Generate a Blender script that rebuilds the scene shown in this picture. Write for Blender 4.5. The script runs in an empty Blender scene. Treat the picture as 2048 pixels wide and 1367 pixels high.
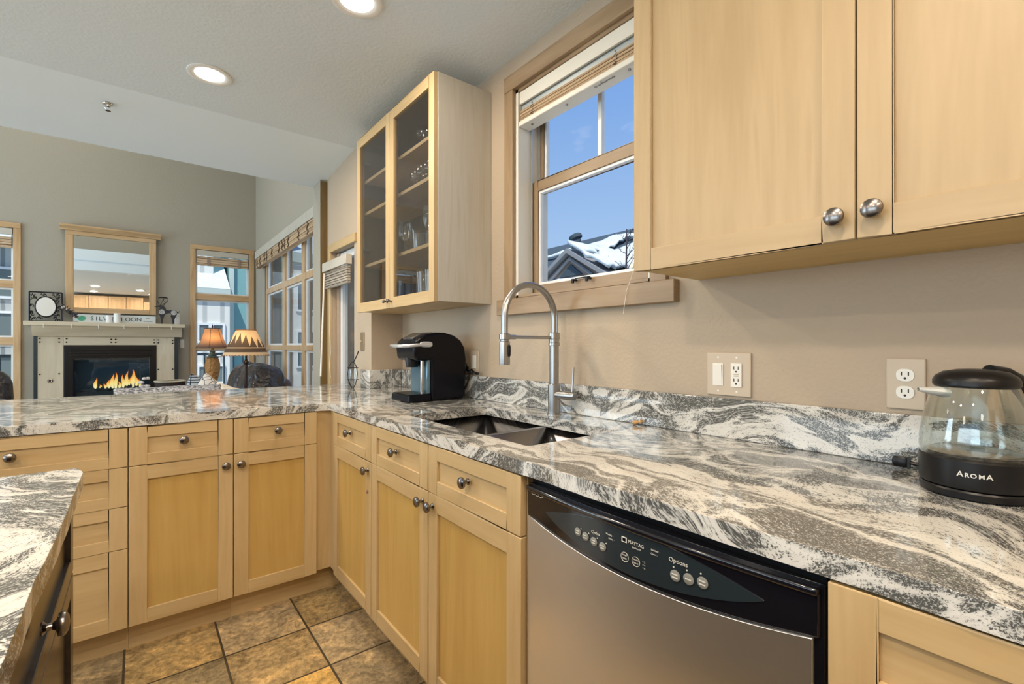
import bpy, bmesh, math, random
from mathutils import Vector, Matrix, noise as mnoise
random.seed(7)
S = bpy.context.scene
C = S.collection
PI = math.pi
# ------------------------------------------------------------ camera, sky, lights, exposure
H = 1.18                                   # eye height; z(r) below turns "above the eye" into a height
def z(r): return H + r
cd = bpy.data.cameras.new('camera'); cam = bpy.data.objects.new('camera', cd); C.objects.link(cam)
cam.location = (0, 0, H); cam.rotation_euler = (PI/2, 0, -0.670)
cd.sensor_width = 36; cd.lens = 36*945/2048; cd.shift_y = 6.5/2048
cd.clip_start = 0.02; cd.clip_end = 300
S.camera = cam
S.view_settings.view_transform = 'Standard'; S.view_settings.look = 'None'
S.view_settings.exposure = 0.25; S.view_settings.gamma = 1; S.view_settings.use_curve_mapping = False
S.cycles.use_denoising = True; S.cycles.max_bounces = 8; S.cycles.diffuse_bounces = 5
S.cycles.glossy_bounces = 4; S.cycles.transmission_bounces = 6; S.cycles.transparent_max_bounces = 16
S.cycles.sample_clamp_indirect = 6; S.cycles.caustics_reflective = False; S.cycles.caustics_refractive = False

W = bpy.data.worlds.new('sky'); S.world = W; W.use_nodes = True
def sky():
    nt = W.node_tree; N = nt.nodes; L = nt.links; N.clear()
    tc = N.new('ShaderNodeTexCoord'); sp = N.new('ShaderNodeSeparateXYZ'); L.new(tc.outputs['Generated'], sp.inputs[0])
    rp = N.new('ShaderNodeValToRGB'); L.new(sp.outputs['Z'], rp.inputs[0])
    e = rp.color_ramp.elements; e[0].position = 0.0; e[0].color = (.62, .74, .90, 1); e[1].position = .75; e[1].color = (.16, .32, .78, 1)
    a = e.new(.2); a.color = (.40, .60, .92, 1)
    a = e.new(.45); a.color = (.24, .44, .86, 1)
    mp = N.new('ShaderNodeMapping'); mp.inputs['Scale'].default_value = (1, 1, 2.6); mp.inputs['Location'].default_value = (.4, 1.9, .2)
    L.new(tc.outputs['Generated'], mp.inputs[0])
    no = N.new('ShaderNodeTexNoise'); no.inputs['Scale'].default_value = 3.2; no.inputs['Detail'].default_value = 6; L.new(mp.outputs[0], no.inputs[0])
    r2 = N.new('ShaderNodeValToRGB'); L.new(no.outputs['Fac'], r2.inputs[0])
    r2.color_ramp.elements[0].position = .60; r2.color_ramp.elements[0].color = (0, 0, 0, 1)
    r2.color_ramp.elements[1].position = .80; r2.color_ramp.elements[1].color = (1, 1, 1, 1)
    mx = N.new('ShaderNodeMixRGB'); L.new(r2.outputs[0], mx.inputs[0]); L.new(rp.outputs[0], mx.inputs[1]); mx.inputs[2].default_value = (.92, .94, 1, 1)
    bg = N.new('ShaderNodeBackground'); bg.inputs['Strength'].default_value = .88; L.new(mx.outputs[0], bg.inputs[0])
    ou = N.new('ShaderNodeOutputWorld'); L.new(bg.outputs[0], ou.inputs[0])
sky()
sd = bpy.data.lights.new('sun', 'SUN'); sd.energy = 4.2; sd.color = (1, .95, .88); sd.angle = .01
sun = bpy.data.objects.new('sun', sd); C.objects.link(sun); sun.location = (-4, -4, 12)
sun.rotation_euler = Vector((0.45, 0.50, -1.0)).to_track_quat('-Z', 'Y').to_euler()

def fill_area(name, x, y, zz, sy, sz, power, tilt):
    ld = bpy.data.lights.new(name, 'AREA'); ld.shape = 'RECTANGLE'; ld.size = sy; ld.size_y = sz; ld.energy = power; ld.color = (.72, .90, 1)
    o = bpy.data.objects.new(name, ld); C.objects.link(o); o.location = (x, y, zz); o.rotation_euler = Vector((1, 0, tilt)).to_track_quat('-Z', 'Y').to_euler()
fill_area('fill_light_dining_side', -3.95, .7, 1.3, 4.0, 1.5, 62, .25)        # fill lights added outside the two unseen left hand openings
fill_area('fill_light_living_side', -3.95, 5.65, 1.6, 2.7, 2.6, 110, .25)
# ------------------------------------------------------------ mesh helpers
def sm(v): return math.copysign(1, v)
class MB:
    def __init__(s): s.v = []; s.f = []; s.m = []; s.k = []
    def add(s, vs, fs, mi=0, smooth=False):
        b = len(s.v); s.v += [tuple(p) for p in vs]
        for f in fs: s.f.append([b+i for i in f]); s.m.append(mi); s.k.append(smooth)
        return s
    def box(s, x0, x1, y0, y1, z0, z1, mi=0):
        x0, x1 = sorted((x0, x1)); y0, y1 = sorted((y0, y1)); z0, z1 = sorted((z0, z1))
        return s.add([(x0,y0,z0),(x1,y0,z0),(x1,y1,z0),(x0,y1,z0),(x0,y0,z1),(x1,y0,z1),(x1,y1,z1),(x0,y1,z1)],
                     [(3,2,1,0),(4,5,6,7),(0,1,5,4),(1,2,6,5),(2,3,7,6),(3,0,4,7)], mi)
    def lathe(s, prof, o=(0,0,0), ax=(0,0,1), n=24, mi=0, smooth=True, sq=None):
        """prof: (radius, height) pairs along ax"""
        ax = Vector(ax).normalized(); q = Vector((0,0,1)).rotation_difference(ax); o = Vector(o); vs = []; fs = []
        for r, h in prof:
            for i in range(n):
                a = 2*PI*i/n; x, y = r*math.cos(a), r*math.sin(a)
                if sq: x *= sq[0]; y *= sq[1]
                vs.append(o + q @ Vector((x, y, h)))
        m = len(prof)
        for j in range(m-1):
            for i in range(n):
                k = (i+1) % n; fs.append((j*n+i, j*n+k, (j+1)*n+k, (j+1)*n+i))
        if prof[0][0] > 1e-6: fs.append(tuple(range(n-1, -1, -1)))
        if prof[-1][0] > 1e-6: fs.append(tuple((m-1)*n+i for i in range(n)))
        return s.add(vs, fs, mi, smooth)
    def cyl(s, p, q, r, r2=None, n=16, mi=0, smooth=True):
        p = Vector(p); q = Vector(q); return s.lathe([(r, 0), (r if r2 is None else r2, (q-p).length)], p, q-p, n, mi, smooth)
    def tube(s, pts, r, n=8, mi=0, closed=False, smooth=True):
        pts = [Vector(p) for p in pts]; m = len(pts); vs = []; fs = []
        rr = r if callable(r) else (lambda t: r)
        up = None
        for j, p in enumerate(pts):
            if closed: t = pts[(j+1) % m]-pts[j-1]
            else: t = pts[min(j+1, m-1)]-pts[max(j-1, 0)]
            t.normalize()
            if up is None:
                up = t.orthogonal().normalized()
            else:
                up = (up - t*up.dot(t))
                up = up.normalized() if up.length > 1e-6 else t.orthogonal().normalized()
            w = t.cross(up); R = rr(j/max(1, m-1))
            for i in range(n):
                a = 2*PI*i/n; vs.append(p + (up*math.cos(a)+w*math.sin(a))*R)
        for j in range(m if closed else m-1):
            for i in range(n):
                k = (i+1) % n; j2 = (j+1) % m; fs.append((j*n+i, j*n+k, j2*n+k, j2*n+i))
        if not closed: fs.append(tuple(range(n-1, -1, -1))); fs.append(tuple((m-1)*n+i for i in range(n)))
        return s.add(vs, fs, mi, smooth)
    def prism(s, poly, ax, a, b, mi=0, smooth=False):
        """poly in the two other axes, extruded along ax from a to b"""
        def P(u, v, w): return {'x': (w, u, v), 'y': (u, w, v), 'z': (u, v, w)}[ax]
        n = len(poly); vs = [P(u, v, a) for u, v in poly]+[P(u, v, b) for u, v in poly]
        fs = [tuple(range(n)), tuple(range(2*n-1, n-1, -1))]+[(i, n+i, n+(i+1) % n, (i+1) % n) for i in range(n)]
        return s.add(vs, fs, mi, smooth)
    def soft(s, c, d, e=.45, n=20, mi=0, wob=0, seed=0, rot=None):
        """a soft rounded block (superellipsoid): centre, half sizes, exponent (small = boxy)"""
        vs = []; fs = []; m = n//2
        f = lambda x, p: math.copysign(abs(x)**p, x)
        for j in range(m+1):
            ph = -PI/2+PI*j/m
            for i in range(n):
                th = 2*PI*i/n
                p = Vector((f(math.cos(ph), e)*f(math.cos(th), e)*d[0], f(math.cos(ph), e)*f(math.sin(th), e)*d[1], f(math.sin(ph), e)*d[2]))
                if wob: p *= 1+wob*mnoise.noise(p*9+Vector((seed, seed*2, 0)))
                if rot: p = rot @ p
                vs.append(Vector(c)+p)
        for j in range(m):
            for i in range(n):
                k = (i+1) % n; fs.append((j*n+i, j*n+k, (j+1)*n+k, (j+1)*n+i))
        return s.add(vs, fs, mi, True)
    def xf(s, M, a=0):
        for i in range(a, len(s.v)): s.v[i] = tuple(M @ Vector(s.v[i]))
        return s
    def obj(s, name, mats, parent=None, bevel=0, seg=2, ang=35, label=None):
        me = bpy.data.meshes.new(name); off = wloc(parent)
        me.from_pydata([Vector(p)-off for p in s.v], [], s.f)
        bm = bmesh.new(); bm.from_mesh(me); bmesh.ops.remove_doubles(bm, verts=bm.verts, dist=1e-6)
        bmesh.ops.recalc_face_normals(bm, faces=bm.faces) if not getattr(s, 'open', False) else None
        bm.to_mesh(me); bm.free()
        mats = mats if isinstance(mats, (list, tuple)) else [mats]
        for m in mats: me.materials.append(m)
        if len(me.polygons) == len(s.m):
            me.polygons.foreach_set('material_index', s.m)
        if any(s.k) or bevel:
            me.shade_smooth()
            me.set_sharp_from_angle(angle=math.radians(ang))
        o = bpy.data.objects.new(name, me); C.objects.link(o)
        if parent: o.parent = parent
        if bevel:
            b = o.modifiers.new('bevel', 'BEVEL'); b.width = bevel; b.segments = seg; b.limit_method = 'ANGLE'; b.angle_limit = math.radians(32)
            b.harden_normals = False
        if label: o['label'] = label
        return o
def wloc(o):
    v = Vector((0, 0, 0))
    while o: v += o.location; o = o.parent
    return v
def tag(o, label, cat, group=None, kind=None):
    if label: o['label'] = label
    if cat: o['category'] = cat
    if group: o['group'] = group
    if kind: o['kind'] = kind
    return o
def thing(name, label, cat, loc=(0, 0, 0), group=None):
    o = bpy.data.objects.new(name, None); C.objects.link(o); o.location = loc; o.empty_display_size = .05
    return tag(o, label, cat, group)
def struct(o): o['kind'] = 'structure'; return o
def dup(root, loc, label=None, rotz=None):
    r = root.copy(); C.objects.link(r); r.location = loc
    if rotz is not None: r.rotation_euler.z = rotz
    if label: r['label'] = label
    for ch in list(root.children):
        c = ch.copy(); C.objects.link(c); c.parent = r
        for g in ch.children:
            d = g.copy(); C.objects.link(d); d.parent = c
    return r
def text(name, body, size, M, mat, parent, depth=.0004, sx=1.0, font_w=0):
    cu = bpy.data.curves.new('t', 'FONT'); cu.body = body; cu.size = size; cu.extrude = depth; cu.align_x = 'CENTER'; cu.align_y = 'CENTER'; cu.offset = font_w
    cu.resolution_u = 3
    t = bpy.data.objects.new('t', cu); C.objects.link(t); bpy.context.view_layer.update()
    me = bpy.data.meshes.new_from_object(t); bpy.data.objects.remove(t); bpy.data.curves.remove(cu)
    me.transform(Matrix.Diagonal((sx, 1, 1, 1))); me.transform(M); me.transform(Matrix.Translation(-wloc(parent)))
    me.materials.clear(); me.materials.append(mat); o = bpy.data.objects.new(name, me); C.objects.link(o); o.parent = parent
    return o
def face_M(o, right, up):
    """matrix putting text at o, reading along right, standing along up"""
    r = Vector(right).normalized(); u = Vector(up).normalized(); n = r.cross(u)
    M = Matrix((r, u, n)).transposed().to_4x4(); M.translation = Vector(o); return M

# ------------------------------------------------------------ material helpers
def nodes(m): nt = m.node_tree; return nt, nt.nodes, nt.links
def pbr(name, col, rough=.5, metal=0, coat=0, spec=.5, bump=None, emit=None, trans=0, alpha=1, sheen=0):
    m = bpy.data.materials.new(name); m.use_nodes = True; nt, N, L = nodes(m); b = N['Principled BSDF']
    b.inputs['Base Color'].default_value = (*col, 1); b.inputs['Roughness'].default_value = rough; b.inputs['Metallic'].default_value = metal
    b.inputs['Coat Weight'].default_value = coat; b.inputs['Coat Roughness'].default_value = .08; b.inputs['Specular IOR Level'].default_value = spec
    b.inputs['Transmission Weight'].default_value = trans
    if emit: b.inputs['Emission Color'].default_value = (*emit[0], 1); b.inputs['Emission Strength'].default_value = emit[1]
    if bump:
        sc, st, dist = bump
        tc = N.new('ShaderNodeTexCoord'); no = N.new('ShaderNodeTexNoise'); no.inputs['Scale'].default_value = sc; no.inputs['Detail'].default_value = 3
        L.new(tc.outputs['Object'], no.inputs[0]); bp = N.new('ShaderNodeBump'); bp.inputs['Strength'].default_value = st; bp.inputs['Distance'].default_value = dist
        L.new(no.outputs['Fac'], bp.inputs['Height']); L.new(bp.outputs[0], b.inputs['Normal'])
    return m
def ramp(N, stops):
    r = N.new('ShaderNodeValToRGB'); e = r.color_ramp.elements
    while len(e) < len(stops): e.new(.5)
    for k, (p, c) in enumerate(stops): e[k].position = p; e[k].color = (*c, 1) if len(c) == 3 else c
    return r
def math_n(N, L, op, a, b=None, clamp=False):
    n = N.new('ShaderNodeMath'); n.operation = op; n.use_clamp = clamp
    for i, v in enumerate((a, b)):
        if v is None: continue
        if isinstance(v, (int, float)): n.inputs[i].default_value = v
        else: L.new(v, n.inputs[i])
    return n.outputs[0]
def mixc(N, L, f, a, b, mode='MIX'):
    n = N.new('ShaderNodeMixRGB'); n.blend_type = mode
    for i, v in enumerate((f, a, b)):
        if isinstance(v, (int, float)): n.inputs[i].default_value = v
        elif isinstance(v, tuple): n.inputs[i].default_value = (*v, 1)
        else: L.new(v, n.inputs[i])
    return n.outputs[0]
def mapped(N, L, scale, loc=(0, 0, 0), rot=(0, 0, 0), src='Object'):
    tc = N.new('ShaderNodeTexCoord'); mp = N.new('ShaderNodeMapping'); mp.inputs['Scale'].default_value = scale
    mp.inputs['Location'].default_value = loc; mp.inputs['Rotation'].default_value = rot; L.new(tc.outputs[src], mp.inputs[0]); return mp.outputs[0]
def noise(N, L, vec, scale, det=4, dist=0, rough=.5):
    n = N.new('ShaderNodeTexNoise'); n.inputs['Scale'].default_value = scale; n.inputs['Detail'].default_value = det
    n.inputs['Distortion'].default_value = dist; n.inputs['Roughness'].default_value = rough; L.new(vec, n.inputs[0]); return n
def wood(name, axis, lo, mid, hi, rough=.42, coat=.0, k=1.0):
    m = pbr(name, mid, rough, 0, coat); nt, N, L = nodes(m); b = N['Principled BSDF']
    sc = {'x': (.9, 11, 11), 'y': (11, .9, 11), 'z': (11, 11, .9)}[axis]
    v = mapped(N, L, tuple(a*k for a in sc)); n1 = noise(N, L, v, 1.0, 3, 1.6)
    v2 = mapped(N, L, tuple(a*k*9 for a in sc)); n2 = noise(N, L, v2, 1.0, 2)
    v3 = mapped(N, L, (2.2, 2.2, 2.2)); n3 = noise(N, L, v3, 1.0, 1)
    f = math_n(N, L, 'ADD', math_n(N, L, 'MULTIPLY', n1.outputs['Fac'], .62), math_n(N, L, 'MULTIPLY', n2.outputs['Fac'], .16))
    f = math_n(N, L, 'ADD', f, math_n(N, L, 'MULTIPLY', n3.outputs['Fac'], .26))
    r = ramp(N, [(.36, lo), (.50, mid), (.66, hi)]); L.new(f, r.inputs[0]); 
    g = ramp(N, [(.63, (1, 1, 1)), (.70, (.88, .84, .8))]); L.new(n1.outputs['Fac'], g.inputs[0])
    L.new(mixc(N, L, .8, r.outputs[0], g.outputs[0], 'MULTIPLY'), b.inputs['Base Color'])
    bp = N.new('ShaderNodeBump'); bp.inputs['Strength'].default_value = .06; bp.inputs['Distance'].default_value = .001
    L.new(n2.outputs['Fac'], bp.inputs['Height']); L.new(bp.outputs[0], b.inputs['Normal'])
    return m
def glass(name, tint=(1, 1, 1), base=.04, gloss=1.0):
    """thin clear pane: passes light straight, mirrors a little more at grazing angles"""
    m = bpy.data.materials.new(name); m.use_nodes = True; nt, N, L = nodes(m); N.clear()
    t = N.new('ShaderNodeBsdfTransparent'); t.inputs[0].default_value = (*tint, 1); g = N.new('ShaderNodeBsdfGlossy'); g.inputs['Roughness'].default_value = .01
    g.inputs[0].default_value = (gloss, gloss, gloss, 1)
    f = N.new('ShaderNodeLayerWeight'); f.inputs[0].default_value = .5        # mirrors base at face-on, more when grazing (Schlick)
    a = math_n(N, L, 'ADD', math_n(N, L, 'MULTIPLY', math_n(N, L, 'POWER', f.outputs['Facing'], 5.0), 1-base), base, True)
    mx = N.new('ShaderNodeMixShader'); L.new(a, mx.inputs[0]); L.new(t.outputs[0], mx.inputs[1]); L.new(g.outputs[0], mx.inputs[2])
    o = N.new('ShaderNodeOutputMaterial'); L.new(mx.outputs[0], o.inputs[0]); return m

MAPLE = dict(lo=(.45, .315, .15), mid=(.51, .37, .19), hi=(.57, .43, .235))
UPPER = dict(lo=(.37, .268, .145), mid=(.405, .298, .165), hi=(.44, .33, .19))  # same maple; tone set apart to hold the light falling up there
AMBER = dict(lo=(.45, .285, .085), mid=(.50, .33, .105), hi=(.545, .37, .13))  # amber veneer panels, with the warm low light put into the colour
wz = wood('maple_upright', 'z', **MAPLE); wx = wood('maple_along_x', 'x', **MAPLE); wy = wood('maple_along_y', 'y', **MAPLE)
wp = wood('maple_panel', 'z', **AMBER, k=.8)
TRIM = dict(lo=(.235, .155, .085), mid=(.31, .215, .125), hi=(.38, .275, .17)); tz = wood('trim_wood_upright', 'z', **TRIM); ty = wood('trim_wood_y', 'y', **TRIM)
ROSE = dict(lo=(.44, .27, .13), mid=(.54, .36, .19), hi=(.62, .44, .26)); rz_ = wood('rosy_maple_z', 'z', **ROSE); rx = wood('rosy_maple_x', 'x', **ROSE)
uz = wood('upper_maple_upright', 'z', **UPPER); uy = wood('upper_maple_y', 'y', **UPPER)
MATS_X = [wz, wx, wp]          # fronts running along x
MATS_Y = [wz, wy, wp]          # fronts running along y
PALE = dict(lo=(.46, .43, .36), mid=(.51, .49, .43), hi=(.56, .54, .48))  # pale grey tone; holds window light on the glass cabinet side
pz = wood('maple_upright_window_lit', 'z', **PALE); px = wood('pale_maple_x', 'x', **PALE); py = wood('pale_maple_y', 'y', **PALE)
dark_wz = wood('espresso', 'y', (.010, .008, .008), (.022, .016, .015), (.04, .03, .026), rough=.26, coat=.12)

def granite(rough=.07, coat=.3, spec=.5):
    m = pbr('granite', (.6, .6, .58), rough, 0, coat, spec); nt, N, L = nodes(m); b = N['Principled BSDF']
    tc = N.new('ShaderNodeTexCoord')
    # slow swirls warp the coordinates, so bands fold and flow
    w = N.new('ShaderNodeTexNoise'); w.inputs['Scale'].default_value = 1.9; w.inputs['Detail'].default_value = 2.5; w.inputs['Scale'].default_value = 1.45; L.new(tc.outputs['Object'], w.inputs[0])
    sub = N.new('ShaderNodeVectorMath'); sub.operation = 'SUBTRACT'; L.new(w.outputs['Color'], sub.inputs[0]); sub.inputs[1].default_value = (.5, .5, .5)
    sc = N.new('ShaderNodeVectorMath'); sc.operation = 'MULTIPLY'; L.new(sub.outputs[0], sc.inputs[0]); sc.inputs[1].default_value = (.95, 1.1, .8)
    ad = N.new('ShaderNodeVectorMath'); ad.operation = 'ADD'; L.new(tc.outputs['Object'], ad.inputs[0]); L.new(sc.outputs[0], ad.inputs[1])
    mp = N.new('ShaderNodeMapping'); mp.inputs['Rotation'].default_value = (0.25, 0.15, .35); mp.inputs['Scale'].default_value = (3.7, 1.15, 6.0); L.new(ad.outputs[0], mp.inputs[0])
    bands = noise(N, L, mp.outputs[0], 1.35, 5, .35, .55)
    # thin dark ridges where a second field crosses its middle
    mp2 = N.new('ShaderNodeMapping'); mp2.inputs['Rotation'].default_value = (0.25, .15, .35); mp2.inputs['Scale'].default_value = (7.0, 1.7, 9.5); mp2.inputs['Location'].default_value = (3, 1, 2); L.new(ad.outputs[0], mp2.inputs[0])
    r2 = noise(N, L, mp2.outputs[0], 1.2, 4, .3, .5)
    ridge = math_n(N, L, 'ABSOLUTE', math_n(N, L, 'SUBTRACT', r2.outputs['Fac'], .5))
    ridge = math_n(N, L, 'SUBTRACT', 1.0, math_n(N, L, 'MULTIPLY', ridge, 26), True)
    gate = ramp(N, [(.42, (0, 0, 0)), (.62, (1, 1, 1))]); L.new(w.outputs['Fac'], gate.inputs[0])
    ridge = math_n(N, L, 'MULTIPLY', ridge, gate.outputs[0])
    dens = ramp(N, [(.34, (.55,)*3), (.40, (.10,)*3), (.435, (.16,)*3), (.455, (.80,)*3), (.49, (.95,)*3), (.52, (.50,)*3), (.545, (.10,)*3), (.575, (.75,)*3), (.63, (1.0,)*3)])
    L.new(bands.outputs['Fac'], dens.inputs[0])
    d = math_n(N, L, 'MAXIMUM', dens.outputs[0], math_n(N, L, 'MULTIPLY', ridge, .95))
    # grains: coarse and fine, drawn out a little along the flow
    mg = N.new('ShaderNodeMapping'); mg.inputs['Rotation'].default_value = (0, 0, .35); mg.inputs['Scale'].default_value = (1.3, .9, 1.2); L.new(ad.outputs[0], mg.inputs[0])
    g1 = noise(N, L, mg.outputs[0], 330, 2, 0, .6); g2 = noise(N, L, mg.outputs[0], 130, 2, 0, .6)
    g = math_n(N, L, 'ADD', math_n(N, L, 'MULTIPLY', g1.outputs['Fac'], .6), math_n(N, L, 'MULTIPLY', g2.outputs['Fac'], .4))
    th = math_n(N, L, 'ADD', math_n(N, L, 'MULTIPLY', d, .205), .358)     # threshold rises with density
    k = math_n(N, L, 'MULTIPLY', math_n(N, L, 'SUBTRACT', th, g), 9)
    k = math_n(N, L, 'ADD', k, .5, True)
    tint = noise(N, L, ad.outputs[0], 5, 2)
    white = ramp(N, [(.35, (.60, .59, .56)), (.55, (.70, .70, .67)), (.7, (.56, .53, .49))]); L.new(tint.outputs['Fac'], white.inputs[0])
    grey = mixc(N, L, d, white.outputs[0], (.44, .45, .44))
    col = mixc(N, L, k, grey, (.085, .088, .086))
    L.new(col, b.inputs['Base Color']); return m
GRAN = granite(); GRAN_I = granite(.16, 0, .22)

def tiles():
    m = pbr('slate_tile', (.3, .25, .15), .33); nt, N, L = nodes(m); b = N['Principled BSDF']
    v = mapped(N, L, (1/.2985, 1/.2955, 1), (.04/.2985, -2.08/.2955+9, 0))
    fl = N.new('ShaderNodeVectorMath'); fl.operation = 'FLOOR'; L.new(v, fl.inputs[0]); wn = N.new('ShaderNodeTexWhiteNoise'); wn.noise_dimensions = '3D'; L.new(fl.outputs[0], wn.inputs[0])
    fr = N.new('ShaderNodeVectorMath'); fr.operation = 'FRACTION'; L.new(v, fr.inputs[0]); s = N.new('ShaderNodeSeparateXYZ'); L.new(fr.outputs[0], s.inputs[0])
    def edge(o):
        a = math_n(N, L, 'ABSOLUTE', math_n(N, L, 'SUBTRACT', o, .5)); return a
    e = math_n(N, L, 'MAXIMUM', edge(s.outputs[0]), edge(s.outputs[1])); gr = math_n(N, L, 'GREATER_THAN', e, .487)
    tone = ramp(N, [(0, (.20, .165, .10)), (.2, (.34, .25, .12)), (.4, (.56, .37, .13)), (.6, (.27, .22, .14)), (.8, (.44, .34, .20)), (1, (.60, .39, .13))]); L.new(wn.outputs['Value'], tone.inputs[0])
    ad = N.new('ShaderNodeVectorMath'); ad.operation = 'MULTIPLY_ADD'; L.new(fl.outputs[0], ad.inputs[0]); ad.inputs[1].default_value = (3.7, 5.3, 0); tc = N.new('ShaderNodeTexCoord'); L.new(tc.outputs['Object'], ad.inputs[2])
    n1 = noise(N, L, ad.outputs[0], 7, 8, 1.2, .68); n2 = noise(N, L, ad.outputs[0], 42, 6, .5, .7)
    r = ramp(N, [(.32, (.36, .34, .32)), (.45, (.85, .85, .86)), (.53, (1.05, 1.02, .98)), (.6, (1.4, 1.3, 1.15)), (.7, (1.9, 1.75, 1.55))]); L.new(n1.outputs['Fac'], r.inputs[0])
    r3 = ramp(N, [(.36, (.45, .42, .4)), (.52, (1, 1, 1)), (.66, (1.5, 1.45, 1.35))]); L.new(n2.outputs['Fac'], r3.inputs[0])
    c = mixc(N, L, .9, tone.outputs[0], r.outputs[0], 'MULTIPLY'); c = mixc(N, L, .75, c, r3.outputs[0], 'MULTIPLY')
    L.new(mixc(N, L, gr, c, (.055, .043, .028)), b.inputs['Base Color'])
    bp = N.new('ShaderNodeBump'); bp.inputs['Strength'].default_value = .45; bp.inputs['Distance'].default_value = .006
    hgt = math_n(N, L, 'SUBTRACT', math_n(N, L, 'ADD', n1.outputs['Fac'], math_n(N, L, 'MULTIPLY', n2.outputs['Fac'], .4)), math_n(N, L, 'MULTIPLY', gr, .6))
    L.new(hgt, bp.inputs['Height']); L.new(bp.outputs[0], b.inputs['Normal']); return m

wallm = pbr('wall_paint', (.37, .345, .285), .75, bump=(85, .35, .004))
wallk = pbr('kitchen_wall_warm_lit', (.465, .38, .285), .75, bump=(85, .4, .004))  # kitchen beige, with the warm lamp bounce put into the colour
ceilm = pbr('ceiling_paint', (.71, .79, .85), .85, bump=(70, .35, .004))
ceil2 = pbr('ceiling_smooth_daylit', (.80, .90, .98), .8, bump=(40, .1, .002))  # smooth; whiter, bluish tone holds the light from the living windows
cream = pbr('cream_paint', (.74, .72, .64), .45)
vinyl = pbr('white_vinyl', (.80, .82, .82), .3)
plastic_w = pbr('white_plastic', (.82, .80, .74), .3)
plate_m = pbr('almond_plate', (.56, .47, .36), .4)
black = pbr('black_gloss', (.006, .006, .009), .12, coat=.4)
black2 = pbr('black_shell', (.003, .003, .006), .22, spec=.2)
blackm = pbr('black_satin', (.008, .008, .009), .34, spec=.3)
slot_m = pbr('slot_black', (.01, .01, .01), .6)
iron = pbr('wrought_iron', (.02, .02, .024), .45, .6)
chrome = pbr('chrome', (.72, .74, .76), .12, 1)
nickel = pbr('brushed_nickel', (.42, .42, .42), .30, 1)
pewter = pbr('pewter_knob', (.23, .21, .20), .24, 1)
mirror_m = pbr('mirror_glass', (.86, .88, .88), .01, 1)
steel_dark = pbr('sink_steel', (.27, .265, .27), .25, 1)
paneg = glass('window_glass', (.97, .99, .98), .04, .22)
pane1 = glass('clear_window_glass', (.985, .99, .985), .04, .003)
cabg = glass('cabinet_glass', (.84, .84, .84), .05)  # grey tint adds to the shade inside the cabinet
jarg = glass('drinking_glass', (.95, .96, .96), .10)
alum = pbr('aluminium', (.62, .64, .64), .4, .7)

def brushed():
    m = pbr('brushed_steel', (.86, .85, .84), .31, .93); nt, N, L = nodes(m); b = N['Principled BSDF']
    v = mapped(N, L, (4, 3, 420)); n = noise(N, L, v, 1, 2); bp = N.new('ShaderNodeBump'); bp.inputs['Strength'].default_value = .05; bp.inputs['Distance'].default_value = .0006
    L.new(n.outputs['Fac'], bp.inputs['Height']); L.new(bp.outputs[0], b.inputs['Normal'])
    b.inputs['Anisotropic'].default_value = .92
    tg = N.new('ShaderNodeTangent'); tg.direction_type = 'RADIAL'; tg.axis = 'Z'; L.new(tg.outputs[0], b.inputs['Tangent'])
    return m
steel = brushed()
def woven(name, lo, hi, axis):
    m = pbr(name, hi, .7); nt, N, L = nodes(m); b = N['Principled BSDF']
    v = mapped(N, L, {'y': (30, 1.2, 260), 'x': (1.2, 30, 260)}[axis]); n = noise(N, L, v, 1, 2); r = ramp(N, [(.35, lo), (.6, hi)]); L.new(n.outputs['Fac'], r.inputs[0])
    L.new(r.outputs[0], b.inputs['Base Color']); bp = N.new('ShaderNodeBump'); bp.inputs['Strength'].default_value = .5; bp.inputs['Distance'].default_value = .002
    L.new(n.outputs['Fac'], bp.inputs['Height']); L.new(bp.outputs[0], b.inputs['Normal']); return m
bamboo_y = woven('woven_wood_y', (.22, .13, .07), (.62, .46, .29), 'y')
bamboo_x = woven('woven_wood_x', (.24, .16, .09), (.66, .50, .34), 'x')

# ------------------------------------------------------------ the rooms
RW = 1.375      # kitchen window wall
DW_ = 1.16      # wall of the glass door, past the step at y = 2.90
FAR = 7.40; LW = 1.294; CZ = z(1.34); YB = -1.75; XL = -3.6
def panel_x(mb, x0, x1, y0, y1, z0, z1, holes, mi=0):
    """wall slab perpendicular to x with rectangular holes (ya, yb, za, zb)"""
    ys = sorted({y0, y1, *[h[0] for h in holes], *[h[1] for h in holes]}); zs = sorted({z0, z1, *[h[2] for h in holes], *[h[3] for h in holes]})
    for a, b in zip(ys, ys[1:]):
        for c, d in zip(zs, zs[1:]):
            if not any(h[0] <= a and b <= h[1] and h[2] <= c and d <= h[3] for h in holes): mb.box(x0, x1, a, b, c, d, mi)
def panel_y(mb, y0, y1, x0, x1, z0, z1, holes, mi=0):
    xs = sorted({x0, x1, *[h[0] for h in holes], *[h[1] for h in holes]}); zs = sorted({z0, z1, *[h[2] for h in holes], *[h[3] for h in holes]})
    for a, b in zip(xs, xs[1:]):
        for c, d in zip(zs, zs[1:]):
            if not any(h[0] <= a and b <= h[1] and h[2] <= c and d <= h[3] for h in holes): mb.box(a, b, y0, y1, c, d, mi)
m = MB(); m.box(XL-.2, RW+.3, YB-.2, FAR+.2, -.1, 0); struct(m.obj('floor', tiles()))
m = MB(); panel_x(m, RW, RW+.2, YB, 2.9, 0, CZ+.1, [(.963, 1.708, z(.22), z(1.18))]); struct(m.obj('wall_right', wallk))
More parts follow.
